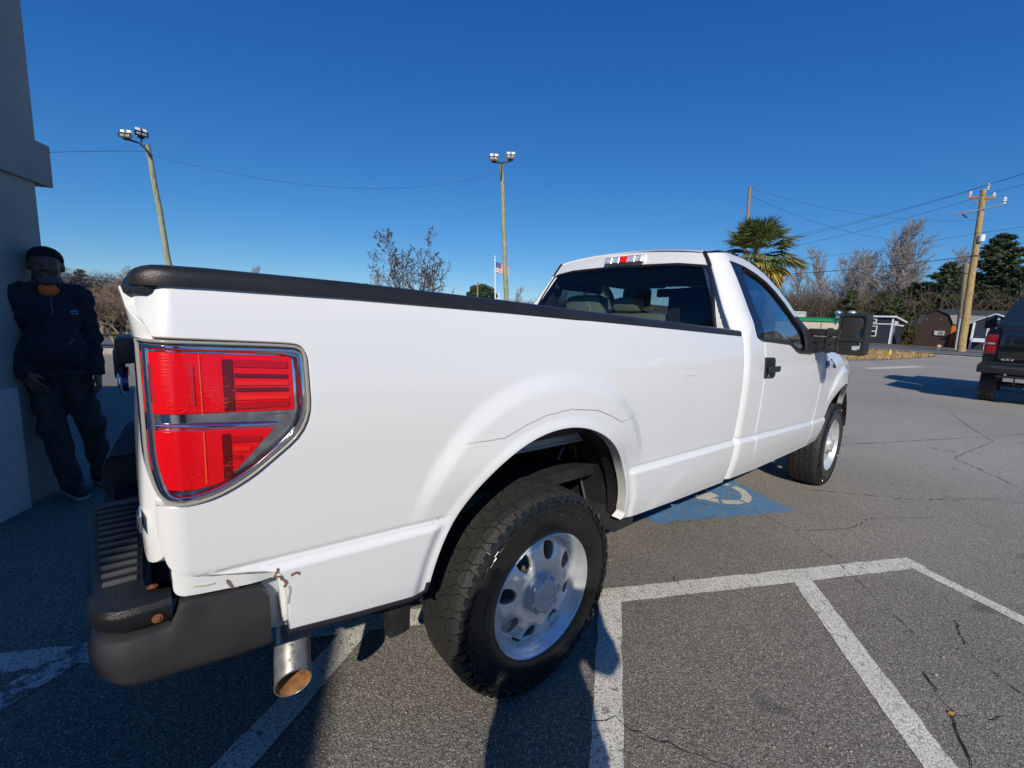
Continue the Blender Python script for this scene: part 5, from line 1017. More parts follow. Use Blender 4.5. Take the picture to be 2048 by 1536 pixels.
def flood(rt, p, yaw, tilt=22, sc=1):
    p = np.array(p, float); M_ = sc*np.array(Matrix.Rotation(yaw, 3, 'Z') @ Matrix.Rotation(R(tilt*.3), 3, 'Y'))   # local +x faces out
    def bb(name, c, s_, m, par, bev=.01):
        mb = MB(); mb.box(p+M_@np.array(c), s_, rot=M_, bev=bev); return mb.build(name, m, par, 40)
    mb = MB(); q = np.array([(-.16, -.20, -.05), (-.16, .20, -.05), (-.13, .18, .15), (-.13, -.18, .15), (.12, -.24, -.16), (.12, .24, -.16), (.02, .20, .17), (.02, -.20, .17)]); mb.add(p+q@M_.T, [(0, 1, 2, 3)[::-1], (4, 5, 6, 7), (0, 4, 5, 1)[::-1], (1, 5, 6, 2)[::-1], (2, 6, 7, 3)[::-1], (3, 7, 4, 0)[::-1]])
    h = mb.build('flood_lamp', WHT, rt); fr = MB()
    for c, s_ in (((.125, 0, .015), (.05, .50, .04)), ((.135, 0, -.175), (.06, .50, .04)), ((.13, .235, -.08), (.05, .035, .20)), ((.13, -.235, -.08), (.05, .035, .20)), ((.11, 0, -.08), (.02, .46, .18))): fr.box(p+M_@np.array(c), s_, rot=M_)
    fr.build('lamp_frame', BLACKP, h)
    for y in (-.105, .105): bb('lamp_glass', (.128, y, -.08), (.02, .165, .10), LENS, h, .004)
    bb('lamp_bracket', (0, 0, -.21), (.16, .24, .08), BLACKP, h); bb('photo_cell', (.06, 0, .12), (.06, .07, .06), BLACKP, h); return h
lp1 = pole('light_pole', (.0, 18.02, 0), (-.65, 18.03, 6.62), .105, .075, WOODG, 'leaning greenish wooden pole at left with two white floodlights', 'light pole', 'wooden floodlight poles')
def rel(rt, p): return tuple(np.array(p, float)-np.array(rt.location))
flood(lp1, rel(lp1, (-1.17, 17.9, 6.77)), R(-120), 12, .72); flood(lp1, rel(lp1, (-.80, 17.9, 6.93)), R(-80), 10, .72)
mb = MB(); mb.tube([rel(lp1, q) for q in ((-.60, 17.9, 6.20), (-.68, 17.9, 6.42), (-.85, 17.9, 6.58), (-1.0, 17.9, 6.60), (-1.22, 17.9, 6.62))], .03, 8); mb.tube([rel(lp1, q) for q in ((-.80, 17.9, 6.62), (-.8, 17.9, 6.75))], .03, 8); mb.build('lamp_arm', BLACKP, lp1, 60)
lp2 = pole('light_pole', (14.24, 16.5, 0), (13.65, 17.0, 9.45), .145, .10, WOODG, 'tall straight wooden pole behind the truck bed with a pair of floodlights', 'light pole', 'wooden floodlight poles')
flood(lp2, rel(lp2, (13.27, 17.15, 9.66)), R(-128), 10); flood(lp2, rel(lp2, (13.95, 16.62, 9.80)), R(-132), 10)
mb = MB(); mb.tube([rel(lp2, q) for q in ((13.28, 17.15, 9.42), (13.6, 16.9, 9.44), (13.95, 16.65, 9.52))], .035, 8); mb.tube([rel(lp2, q) for q in ((13.55, 16.85, 9.42), (13.56, 16.84, 8.95), (13.55, 16.85, 8.6))], .04, 8); mb.build('lamp_arm', BLACKP, lp2, 60)
pp_ = pole('utility_pole', (40.6, 15.0, .5), (40.34, 15.66, 14.0), .19, .13, WOODB, 'plain grey-brown pole rising behind the palm tree')
up_ = pole('utility_pole', (48.83, 1.34, .60), (48.8, 1.83, 13.0), .27, .17, WOODY, 'tall yellowish utility pole with crossarms and white insulators near the right edge')
br_ = pole('brace_pole', (50.3, 1.62, .62), (50.0, 2.10, 7.65), .24, .18, WOODB, 'short brown stub pole lashed behind the utility pole', 'pole stub')
OR = mat('orange_brown_arm', (.45, .22, .10), .8)
def rod(rt, name, a, b, r, m, k=8):
    mb = MB(); mb.tube([rel(rt, a), rel(rt, b)], r, k); return mb.build(name, m, rt, 60)
def insul(rt, p, s_=1.0):
    mb = MB(); mb.lathe([(0, -.22*s_), (.06*s_, -.20*s_), (.05*s_, -.08*s_), (.12*s_, -.05*s_), (.06*s_, .02*s_), (.12*s_, .06*s_), (.05*s_, .14*s_), (0, .22*s_)], 12, 'z', rel(rt, p)); mb.build('insulator', PORC, rt, 60)
mb = MB(); mb.box(rel(up_, (48.70, 1.86, 12.42)), (.12, 1.62, .14), rot=np.array(Matrix.Rotation(R(12), 3, 'X')), bev=.01); mb.build('crossarm', OR, up_)
rod(up_, 'arm_brace', (48.7, 2.35, 12.45), (48.7, 1.82, 11.7), .03, OR); rod(up_, 'arm_brace', (48.7, 1.35, 12.3), (48.7, 1.72, 11.9), .03, OR)
for p in ((48.7, 2.52, 12.82), (48.75, 1.24, 12.50), (48.75, 1.62, 13.20)): insul(up_, p, 1.1)
rod(up_, 'long_arm', (48.6, 3.05, 11.30), (48.6, .62, 11.72), .055, GALV); rod(up_, 'long_arm', (48.6, 3.6, 11.52), (48.6, 1.9, 11.5), .025, GALV); insul(up_, (48.6, .62, 12.0), 1.3); rod(up_, 'drop_insulator', (48.6, 2.72, 11.3), (48.6, 2.45, 11.0), .06, BLACKP)
mb = MB(); mb.lathe([(0, -.25), (.17, -.25), (.19, 0), (.17, .25), (0, .25)], 16, 'z', rel(up_, (48.6, 1.42, 9.35))); mb.build('splice_drum', PORC, up_, 60)
rod(up_, 'conduit', (48.5, 1.66, .7), (48.5, 1.72, 3.2), .06, GALV)
WIRE = mat('wire_black', (.012, .012, .014), .6)
def wire(a, b, sag, r, label, name='power_line', grp='overhead wires'):
    a, b = np.array(a, float), np.array(b, float); t = np.linspace(0, 1, 30); P = a+(b-a)*t[:, None]; P[:, 2] -= sag*4*t*(1-t); mb = MB(); mb.tube(P, r, 5); tag(mb.build(name, WIRE, smooth=60), label, 'wire', grp)
wire((-.62, 18.0, 6.32), (13.6, 17.05, 9.0), .95, .0045, 'thin sagging wire strung between the two floodlight poles')
wire((-.68, 18.0, 6.40), (-14.0, 11.4, -1.0), -.6, .006, 'short wire running left from the leaning floodlight pole towards the column')
far = []
for i_, (z0, y0, zL, yL, zR, sg, lab) in enumerate(((13.05, 2.5, 9.6, 34, 17.0, 1.2, 'upper power line at the left crossarm end'), (13.3, 1.62, 9.9, 34.5, 16.6, 1.2, 'power line over the tall utility pole top'), (12.7, 1.24, 8.8, 34, 15.4, 1.4, 'lower power line at the right crossarm end'),
        (8.05, 1.7, 7.0, 24, 10.2, .5, 'thick black cable crossing the utility pole'), (9.75, 1.75, 8.0, 26, 11.4, .6, 'thin line past the white drum'))):
    r_ = .030 if i_ == 3 else .013
    wire((48.6, y0, z0), (47.0 if i_ < 3 else 44, yL, zL), sg, r_, lab+', left of the pole'); wire((48.6, y0, z0), (47.5, -9, zR-.0 if i_ < 3 else zR), .3, r_, lab+', right of the pole')
wire((40.3, 15.5, 13.8), (62, 2.0, 13.2), 1.0, .010, 'faint line from the plain pole behind the palm towards the right'); wire((40.3, 15.5, 13.2), (60, 5.5, 11.0), .9, .012, 'second faint line from the plain pole sinking to the right')
wire((-30, 56.5, 4.5), (30, 59.6, 2.6), .1, .022, 'distant wire low over the hill at left'); wire((-30, 56.5, 4.2), (30, 59.6, 2.2), .1, .045, 'second distant thicker wire low over the hill at left')
fp = empty('flagpole', (41.9, 53.3, 0)); tag(fp, 'white flagpole flying a striped flag behind the tall pole', 'flagpole')
rod(fp, 'shaft', (41.95, 53.25, 0), (41.54, 53.58, 10.9), .10, WHT); mb = MB(); mb.lathe([(0, -.14), (.12, -.08), (.15, 0), (.12, .08), (0, .14)], 12, 'z', rel(fp, (41.53, 53.6, 11.1))); mb.build('finial', WHT, fp, 60)
rod(fp, 'antenna_post', (42.35, 52.95, 2), (42.2, 53.05, 5.6), .12, WHT)
FLR, FLW, FLB = mat('flag_red', (.50, .03, .04), .8), mat('flag_white', (.75, .73, .72), .8), mat('flag_blue', (.03, .05, .20), .8)
def flagp(s_, t_): 
    s_ = np.asarray(s_, float); t_ = np.asarray(t_, float); x = 41.62+.62*2.35*s_; y = 53.50-.78*2.0*s_; dr = .75*s_**1.2; wv = .14*np.sin(s_*7+t_*1.5)
    return np.stack([x+wv*.78, y+wv*.62, 10.35-dr-1.65*t_*(1-.12*s_)], -1)-np.array(fp.location)
fl = MB()
mats3 = [FLR, FLW, FLB]; S_ = np.linspace(0, 1, 15)
for k in range(13):
    fl.cur = k % 2; V = np.concatenate([flagp(S_, np.full(15, k/13)), flagp(S_, np.full(15, (k+1)/13))]); fl.add(V, [(i, i+1, 16+i, 15+i) for i in range(14)])
fo = fl.build('flag', mats3, fp); tag(fo)
cn = MB(); V = np.concatenate([flagp(S_*.42, np.full(15, 0.))+[-.012, -.02, .0], flagp(S_*.42, np.full(15, 7/13))+[-.012, -.02, .0]]); cn.add(V, [(i, i+1, 16+i, 15+i) for i in range(14)]); cn.build('canton', FLB, fo)
st_ = MB()
for r_ in range(5):
    for c_ in range(6):
        p = flagp(np.array([.03+.065*c_+.0*r_]), np.array([.05+.1*r_]))[0]+[-.03, -.045, 0]; st_.box(p, (.03, .03, .05))
st_.build('star', FLW, fo)['kind'] = 'stuff'
pole('utility_pole', (40.0, 55.6, 0), (39.9, 55.7, 7.1), .17, .12, WOODB, 'small distant pole beside the round dark evergreen')
q_ = pole('utility_pole', (57.3, 58.5, 0), (57.2, 58.6, 6.0), .17, .12, WOODY, 'small distant pole with a yellow crossarm near the cab window'); mb = MB(); mb.box((-.1, .0, 5.6), (1.5, -1.5, .14), rot=np.eye(3)); mb = MB(); mb.tube([(-.8, .8, 5.6), (.7, -.7, 5.6)], .08, 6); mb.build('crossarm', WOODY, q_)

# ------------------------------------------------------------ buildings by the road
def house(name, loc, rz, label, cat, grp=None): rt = empty(name, loc, rz); tag(rt, label, cat, grp); return rt
def hb(rt, name, c, s_, m, bev=0, par=None): mb = MB(); mb.box(c, s_, bev=bev); return mb.build(name, m, par or rt)
# local frame of every shed: +x is away from the viewer (towards the woods), y to the left
def siding(name, c): return mat(name, c, .7, var=.12, vscale=1.5, bump=.3, bscale=5, stretch=(1, 1, 12))
CREAM, GREEN, NAVY, WTRIM, BROWNW, ORNG, ROOFB = siding('cream_wall', (.62, .53, .40)), mat('green_fascia', (.01, .32, .13), .5), siding('navy_siding', (.018, .026, .045)), mat('white_trim', (.75, .76, .78), .6), siding('dark_brown_boards', (.045, .022, .014)), siding('orange_stained_boards', (.42, .10, .015)), mat('charcoal_metal_roof', (.045, .050, .058), .45, metal=.3)
PANE = mat('dark_pane', (.02, .025, .03), .05)
g_ = house('green_roofed_shop', (57.2, 13.4, .62), R(8), 'low cream building with a green roof edge behind the mirror arm', 'building')
hb(g_, 'wall', (2.5, .6, 1.15), (5, 8.2, 2.3), CREAM); hb(g_, 'fascia', (2.5, .6, 2.47), (5.3, 8.6, .34), GREEN); hb(g_, 'roof', (2.5, .6, 2.68), (5.4, 8.7, .08), mat('green_roof_top', (.02, .22, .10), .6))
hb(g_, 'corner_trim', (-.02, 1.9, 1.15), (.08, .10, 2.3), mat('cream_trim', (.7, .62, .48), .7)); hb(g_, 'corner_trim', (-.02, -.2, 1.15), (.08, .05, 2.3), mat('grey_joint', (.25, .22, .18), .7))
ac = hb(g_, 'roof_air_conditioner', (1.0, 2.4, 3.05), (1.2, 1.6, .66), mat('pale_metal', (.55, .58, .56), .5), .04); hb(g_, 'louver', (.38, 2.75, 3.05), (.04, .5, .45), mat('dark_louver', (.12, .14, .14), .6), 0, ac)
for y in (-1.5, -2.7):
    mb = MB(); mb.lathe([(0, 0), (.24, 0), (.22, .28), (.30, .32), (.38, .44), (.40, .62), (.32, .78), (.16, .86), (0, .88)], 20, 'z', (.8, y, 2.72)); mb.build('roof_vent', mat('spun_metal', (.60, .60, .58), .35, metal=.6), g_, 40)
# navy cabin with clerestory
n_ = house('garden_cabin', (60.0, 9.05, .68), R(-3), 'navy cabin shed with white trim and a small two-pane window beside the tow mirror', 'shed', 'sheds for sale beside the road')
def win(rt, y, z, w_, h_, x=-.03, mull=True):
    f = hb(rt, 'window', (x, y, z), (.06, w_, h_), WTRIM); hb(rt, 'pane', (x-.035, y, z+h_*.24), (.02, w_*.72, h_*.38), PANE, 0, f); hb(rt, 'pane', (x-.035, y, z-h_*.24), (.02, w_*.72, h_*.38), PANE, 0, f) if mull else None; return f
mb = MB(); mb.prism([(0, 0), (4.4, 0), (4.4, 2.6), (0, 2.95)], -1.55, 1.75); mb.build('wall', NAVY, n_)
mb = MB(); mb.prism([(-.25, 2.93), (4.8, 2.5), (4.8, 2.66), (-.25, 3.10)], -1.78, 1.95); mb.build('roof', WTRIM, n_)
hb(n_, 'trim_board', (-.02, .1, 2.22), (.05, 3.3, .10), WTRIM); hb(n_, 'corner_board', (-.02, -1.5, 1.4), (.08, .14, 2.9), WTRIM); hb(n_, 'corner_board', (.4, -1.58, 1.3), (.8, .05, 2.6), mat('pale_blue_siding', (.20, .24, .34), .7)); hb(n_, 'side_band', (2.2, -1.59, 2.18), (4.3, .05, .14), WTRIM)
win(n_, .02, 1.42, .62, 1.15)
for y in (.25, 1.15): f = hb(n_, 'window', (-.03, y, 2.55), (.06, .82, .42), WTRIM); hb(n_, 'pane', (-.065, y, 2.55), (.02, .62, .25), PANE, 0, f)
f = hb(n_, 'window', (1.1, -1.60, 2.42), (1.2, .05, .30), WTRIM)
# gambrel barn
b_n = house('gambrel_barn', (58.6, 4.25, .72), R(-2), 'brown barn-roofed shed with a charcoal metal roof and an orange side wall', 'shed', 'sheds for sale beside the road')
gp = [(-1.30, 0), (-1.30, 2.38), (-.95, 3.15), (0, 3.66), (.95, 3.15), (1.18, 2.30), (1.18, 0)]
mb = MB(); mb.prism(gp[::-1], 0, .10, 'yz'); mb.build('gable_wall', BROWNW, b_n)
# orange long side wall with two dark openings
sw = MB(); y0 = -1.24
sw.add([(0, y0, 0), (.9, y0-.15, 0), (.9, y0-.15, 2.35), (0, y0, 2.35)], [(0, 1, 2, 3)]); sw.build('side_wall', ORNG, b_n)
def slab(rt, name, P, th, m):
    P = np.array(P, float); n = np.cross(P[1]-P[0], P[2]-P[0]); n /= np.linalg.norm(n); Q = P-n*th; k = len(P); mb = MB(); mb.add(np.concatenate([P, Q]), [tuple(range(k)), tuple(range(k, 2*k))[::-1]]+[(i, k+i, k+(i+1) % k, (i+1) % k) for i in range(k)]); return mb.build(name, m, rt)
EX, EY = 2.2, -4.4     # far end of the long side, set at an angle so that the side faces the lot
def lp_(y, z): return (EX, y+EY, z)
slab(b_n, 'side_wall', [(.05, -1.30, 2.32), (.05, -1.30, 1.55), (EX, -1.30+EY, 1.55), (EX, -1.30+EY, 2.32)][::-1], .06, ORNG)
slab(b_n, 'side_post', [(.05, -1.30, 1.55), (.05, -1.30, 0), (.35, -1.85, 0), (.35, -1.85, 1.55)][::-1], .06, ORNG)
slab(b_n, 'open_bay', [(.5, -1.6, 1.56), (.5, -1.6, 0), (EX+.4, -1.3+EY, 0), (EX+.4, -1.3+EY, 1.56)][::-1], .06, mat('dark_interior', (.015, .01, .008), .9))
for (ya, za), (yb, zb) in (((-1.42, 2.30), (-1.05, 3.18)), ((-1.05, 3.18), (0, 3.74)), ((0, 3.74), (1.05, 3.18)), ((1.05, 3.18), (1.28, 2.25))):
    slab(b_n, 'roof_panel', [(-.15, ya, za), (-.15, yb, zb), (EX, yb+EY, zb), (EX, ya+EY, za)][::-1], .05, ROOFB)
f = hb(b_n, 'wall_air_conditioner', (-.06, -.55, 1.42), (.16, .72, .42), mat('ac_white', (.5, .5, .48), .5)); hb(b_n, 'ac_grille', (-.15, -.66, 1.42), (.02, .35, .30), mat('ac_grille', (.2, .2, .2), .5), 0, f)
for y in (.55, -.45):
    mb = MB(); mb.lathe([(0, -.02), (.11, -.02), (.11, .0)], 14, 'x', (-.01, y, 2.75)); mb.build('round_vent', mat('vent_grey', (.1, .09, .08), .6), b_n)
s4 = house('gable_shed', (56.9, .1, .78), R(-3), 'navy gabled shed with white corner boards and a small gable vent at the right', 'shed', 'sheds for sale beside the road')
mb = MB(); mb.prism([(-1.75, 0), (1.35, 0), (1.35, 2.55), (.05, 3.15), (-1.75, 2.42)], 0, 3.2, 'yz'); mb.build('wall', NAVY, s4)
for a_, b__ in (((1.50, 2.46), (.05, 3.22)), ((.05, 3.22), (-1.9, 2.38))):
    slab(s4, 'roof_panel', [(-.2, a_[0], a_[1]), (-.2, b__[0], b__[1]), (3.4, b__[0], b__[1]), (3.4, a_[0], a_[1])][::-1], .06, ROOFB); mb = MB(); mb.tube([(-.22, a_[0], a_[1]-.03), (-.22, b__[0], b__[1]-.03)], .055, 4); mb.build('rake_trim', WTRIM, s4)
hb(s4, 'corner_board', (-.02, 1.28, 1.25), (.07, .15, 2.5), WTRIM); hb(s4, 'gable_vent', (-.03, -.02, 2.80), (.05, .50, .22), WTRIM); f = hb(s4, 'double_door', (-.03, -.20, 1.0), (.05, 1.25, 2.0), WTRIM); hb(s4, 'door_panel', (-.07, .08, 1.0), (.03, .50, 1.75), mat('pale_door', (.45, .52, .62), .5), 0, f); hb(s4, 'door_panel', (-.07, -.5, 1.0), (.03, .50, 1.75), mat('pale_door', (.45, .52, .62), .5), 0, f)
mb = MB(); mb.prism([(-.05, 1.0), (-1.0, .72), (-1.0, .66), (-.05, .92)], .30, 1.15); mb.build('awning_flap', WTRIM, s4)

# ------------------------------------------------------------ road, verge, kerb, fence
def strip_x(name, poly, m, z): 
    p = dens(poly, 1.5); V = [(q[0], q[1], float(terr(q[0]))+z) for q in p]; tess = geometry.tessellate_polygon([[Vector((q[0], q[1], 0)) for q in p]]); F = []
    for t in tess:
        a, b_, c = (p[i] for i in t); s_ = (b_[0]-a[0])*(c[1]-a[1])-(b_[1]-a[1])*(c[0]-a[0]); F.append(tuple(t) if s_ > 0 else tuple(t)[::-1])
    mb = MB(); mb.add(V, F); return tag(mb.build(name, m), kind='structure')
ROADM = mat('road_asphalt', (.13, .13, .13), .9, var=.15, vscale=.6, bump=.3, bscale=60)
def gridstrip(name, x0, x1, y0, y1, nx, ny_, m, z, kind='structure', wob=0, seed=0):
    r = rnd(seed); X = np.linspace(x0, x1, nx); Y = np.linspace(y0, y1, ny_); V = [(x+(r.normal(0, wob) if i in (0, nx-1) else 0), y, float(terr(x))+z) for i, x in enumerate(X) for y in Y]
    mb = MB(); mb.add(V, [(i*ny_+j, (i+1)*ny_+j, (i+1)*ny_+j+1, i*ny_+j+1) for i in range(nx-1) for j in range(ny_-1)]); return tag(mb.build(name, m, smooth=60), kind=kind)
gridstrip('road', 43, 53.5, -80, 80, 12, 40, ROADM, .05); gridstrip('road_edge_line', 43.5, 43.8, -80, 80, 2, 40, mat('road_paint', (.55, .52, .40), .8), .062); gridstrip('road_centre_line', 48.2, 48.45, -80, 80, 2, 40, mat('road_paint_dark', (.05, .05, .05), .8), .062)
gridstrip('far_verge', 53.5, 150, -150, 150, 30, 40, mat('dead_leaf_ground', (.13, .085, .05), .95, var=.4, vscale=.4, bump=.6, bscale=3), .03)
DRY = mat('dry_grass_ground', (.34, .23, .10), .95, var=.35, vscale=1.5, bump=.6, bscale=12, c2=(.24, .21, .09), c2t=(.45, .6), c2s=.8)
vg = [(27.2, 6.5), (28.2, 4.3), (31, 3.3), (35, 2.6), (39.5, 1.8), (41.5, 2.2), (42, 5), (42, 22), (38, 26), (30, 20), (27.4, 12)]
strip_x('grass_verge', vg, DRY, .03)
r = rnd(77); n = 26000; P = np.stack([r.uniform(27, 42, n), r.uniform(1.8, 22, n)], 1); P = P[inpoly(P, vg)]; n = len(P); h = r.uniform(.04, .16, n); an = r.uniform(0, math.pi, n); ln = r.normal(0, .05, (n, 2)); wd = r.uniform(.008, .02, n)
dx = np.stack([np.cos(an)*wd, np.sin(an)*wd], 1); zg = terr(P[:, 0])+.03; Q = np.zeros((n, 4, 3)); Q[:, 0, :2] = P-dx; Q[:, 1, :2] = P+dx; Q[:, 2, :2] = P+ln+dx*.3; Q[:, 3, :2] = P+ln-dx*.3; Q[:, :2, 2] = zg[:, None]; Q[:, 2:, 2] = (zg+h)[:, None]
tag(quadmesh('dry_grass', Q, [mat('straw', (.55, .38, .16), .9), mat('straw_green', (.22, .22, .08), .9), mat('straw_red', (.42, .20, .08), .9)], mi=r.choice([0, 0, 0, 1, 2], n)), 'short dry straw-coloured grass on the verge by the road', 'grass', kind='stuff')
mb = MB(); mb.lathe([(.10, 0), (.09, .02), (.03, .36), (0, .37)], 14, 'z', (37.0, 3.85, float(terr(37))+.04)); tag(mb.build('marker_cone', mat('yellow_marker', (.8, .5, .02), .5), smooth=40), 'tiny yellow marker cone on the dry grass verge', 'marker cone')
for y, c_ in ((2.95, 'pink'), (2.3, 'pink')):
    pass
fl1 = empty('survey_flag', (47.9, 2.55, .55)); tag(fl1, 'small white and pink marker sign at the foot of the utility pole', 'marker sign'); mb = MB(); mb.tube([(0, 0, 0), (0, 0, .42)], .02, 6); mb.build('stake', GALV, fl1); mb = MB(); mb.box((-.02, .0, .42), (.03, .22, .18)); mb.build('marker_panel', mat('pink_white', (.75, .45, .42), .6), fl1)
# left: kerb, cross road, fence rail, grass
KERB = mat('pale_kerb', (.50, .44, .36), .9, var=.2, vscale=2, bump=.5, bscale=30)
mb = MB(); 
for i in range(14):
    x = -12+i*2.0; mb = MB(); mb.box((x+1.0, 13.35+.02*(x+2), .07), (1.96, .26, .16), bev=.03); k_ = mb.build('kerb_stone', KERB); 
    if i == 0: kb = empty('kerb', (0, 13.35, 0)); tag(kb, kind='structure'); 
    k_.parent = kb; k_.location = (0, -13.35, 0)
gridstrip('cross_road', -60, 60, 14.6, 19.5, 30, 3, ROADM, .02); gridstrip('earth_strip', -60, 30, 13.5, 14.6, 30, 3, mat('brown_earth', (.22, .15, .09), .95, var=.3, vscale=2, bump=.6, bscale=20), .02)
gridstrip('grass_bank', -60, 60, 19.5, 24, 30, 4, mat('green_bank', (.12, .15, .03), .95, var=.4, vscale=1, bump=.6, bscale=10), .025)
fr_ = empty('pipe_fence', (-2, 13.0, 0)); tag(fr_, 'dark pipe rail fence across the lot behind the man', 'fence'); mb = MB(); mb.tube([(-9, 0, .52), (7, 0, .52)], .022, 8); mb.build('rail', DARK, fr_, 60)
for x in (-7, -3.2, 1.6, 5): mb = MB(); mb.tube([(x, 0, 0), (x, 0, .55)], .025, 8); mb.build('post', DARK, fr_, 60)

# ------------------------------------------------------------ trees
def grow(seed, H, r0, lean=(0, 0), kids=24, t0=.3, up=.8, lens=.34, lv=3, sub=(8, 5), wob=.05, multi=1, spread=.2, tip=.004, droop=0., hv=.8):
    """returns arrays of limb segments (p0, p1, ra, rb, level)"""
    r = rnd(seed); segs = []
    def br(p, d, L, rad, lvl, n):
        pts = [p]; rr = []; d = d/np.linalg.norm(d)
        for i in range(n):
            d = d+r.normal(0, wob*(1+lvl*.9), 3)+np.array([0, 0, (.05 if lvl else .03)-droop*lvl]); d /= np.linalg.norm(d); pts.append(pts[-1]+d*L/n)
        for i in range(n):
            ra = rad*(1-i/n)**.8+tip; rb = rad*(1-(i+1)/n)**.8+tip; segs.append((pts[i], pts[i+1], ra, rb, lvl))
        if lvl >= lv: return
        nk = kids if lvl == 0 else sub[min(lvl-1, len(sub)-1)]; ts = t0 if lvl == 0 else .2
        for k in range(nk):
            t = ts+(1-ts)*(k+r.random())/nk; j = min(n-1, int(t*n)); q = pts[j]+(pts[j+1]-pts[j])*(t*n-j); dd = pts[j+1]-pts[j]; dd /= np.linalg.norm(dd)
            a = r.uniform(0, 2*math.pi); s_ = np.cross(dd, (math.cos(a), math.sin(a), .1)); s_ /= np.linalg.norm(s_)+1e-9
            nd = dd*up+s_*(1-up*.45)*r.uniform(.7, 1.2); Lk = (H*lens if lvl == 0 else L*.48)*(1-.55*(t-ts)/(1-ts+1e-9))*r.uniform(.65, 1.15)
            br(q, nd, Lk, max(tip, rad*(1-t)**.6*.42+tip*.5), lvl+1, max(3, 6-lvl))
    for m_ in range(multi):
        a = 2*math.pi*m_/multi+r.random(); d = np.array([lean[0]+spread*math.cos(a)*(multi > 1), lean[1]+spread*math.sin(a)*(multi > 1), 1]); br(np.array([.12*math.cos(a), .12*math.sin(a), 0])*(multi > 1), d, H*r.uniform(hv, 1.0), r0, 0, 9)
    P0 = np.array([s[0] for s in segs]); P1 = np.array([s[1] for s in segs]); return P0, P1, np.array([s[2] for s in segs]), np.array([s[3] for s in segs]), np.array([s[4] for s in segs])
def tubes(P0, P1, ra, rb, k=3):
    d = P1-P0; d /= np.linalg.norm(d, axis=1)[:, None]+1e-9; u = np.cross(d, [0, 0, 1.]); b = np.linalg.norm(u, axis=1) < .05; u[b] = [1, 0, 0]; u /= np.linalg.norm(u, axis=1)[:, None]; v = np.cross(d, u); Q = []
    for j in range(k):
        a0, a1 = 2*math.pi*j/k, 2*math.pi*(j+1)/k; c = lambda a: math.cos(a)*u+math.sin(a)*v
        Q.append(np.stack([P0+c(a0)*ra[:, None], P0+c(a1)*ra[:, None], P1+c(a1)*rb[:, None], P1+c(a0)*rb[:, None]], 1))
    return np.concatenate(Q)
def bare_tree(name, loc, g, m, label, grp, cat='tree', scale=1, rz=0, extra=None, twm=None):
    rt = empty(name, loc, rz); rt.scale = (scale,)*3; tag(rt, label, cat, grp); P0, P1, ra, rb, lv_ = g; a = lv_ == 0
    quadmesh('trunk', tubes(P0[a], P1[a], ra[a], rb[a], 8), m, rt).data.shade_smooth(); quadmesh('crown', tubes(P0[~a], P1[~a], ra[~a], rb[~a], 3), twm or m, rt)
    if extra: extra(rt, g)
    return rt
def copytree(rt, loc, rz, scale, label):
    c = rt.copy(); col.objects.link(c); c.location = loc; c.rotation_euler.z = rz; c.scale = (scale,)*3; c['label'] = label
    for ch in rt.children: d = ch.copy(); col.objects.link(d); d.parent = c
    return c
BARK = mat('grey_bark', (.30, .27, .24), .95, var=.3, vscale=4); BARKR = mat('reddish_twigs', (.30, .26, .24), .95); BARKP = mat('pale_tan_bark', (.42, .33, .25), .85, var=.35, vscale=6, c2=(.25, .18, .13), c2t=(.5, .6), c2s=6); TWB = mat('brown_twigs', (.26, .19, .135), .95)
gA = grow(1, 15, .17, kids=40, t0=.25, up=.95, lens=.30, sub=(10, 8), tip=.009, wob=.06); gB = grow(2, 14, .15, kids=34, t0=.33, up=.8, lens=.34, sub=(10, 8), tip=.009, wob=.06); gC = grow(3, 13, .13, kids=28, t0=.4, up=1.1, lens=.27, sub=(9, 7), tip=.009, wob=.06)
GR = 'bare winter trees behind the sheds'
tA = bare_tree('bare_tree', (76, 12.2, .8), gA, BARK, 'tallest bare tree, left one of the tall pair above the navy cabin', GR, twm=BARKR, scale=1.02); tB = bare_tree('bare_tree', (76, 15.6, .8), gB, BARK, 'bare tree just right of the palm fronds', GR, twm=BARKR, scale=.92); tC = bare_tree('bare_tree', (77, 18.8, .8), gC, BARK, 'slender bare tree right behind the palm fronds', GR, twm=BARKR, scale=.86)
for i_, (src, y, x, sc, lab) in enumerate(((tB, 10.6, 75, 1.04, 'broad bare tree, right one of the tall pair above the navy cabin'), (tC, 14.1, 74, .86, 'thin bare tree in the gap left of the tall pair'), (tA, 21.5, 78, .80, 'bare tree mostly hidden behind the palm crown'),
        (tC, 8.4, 76, .84, 'bare tree between the tall pair and the first big cedar'), (tA, 7.0, 82, .76, 'bare tree top showing over the first cedar above the barn'), (tB, -1.6, 84, 1.02, 'bare tree top behind the cedars at the right edge'), (tA, -4.5, 86, .95, 'bare tree at the right edge behind the cedars'), (tB, 25, 80, .72, 'bare tree seen through the cab side behind the green-roofed shop'),
        (tC, 17.2, 74, .66, 'small bare tree low beside the palm trunk'), (tC, 12.9, 73, .60, 'small bare tree in front of the tall pair'), (tB, 17.4, 79, .98, 'hazy grey bare tree second right of the palm'), (tA, 19.7, 80, .90, 'bare tree behind the rightmost palm fronds'), (tB, 13.4, 81, 1.0, 'pale bare tree behind the left one of the tall pair'), (tA, 11.4, 79, 1.0, 'bare tree filling the gap between the tall pair'), (tC, 9.6, 79, .98, 'slim bare tree right of the tall pair'), (tB, 5.2, 85, .92, 'bare tree top over the barn'), (tA, 3.6, 88, .86, 'faint bare tree behind the utility pole'))): copytree(src, (x, y, .8), 1.3*i_+.6, sc, lab)
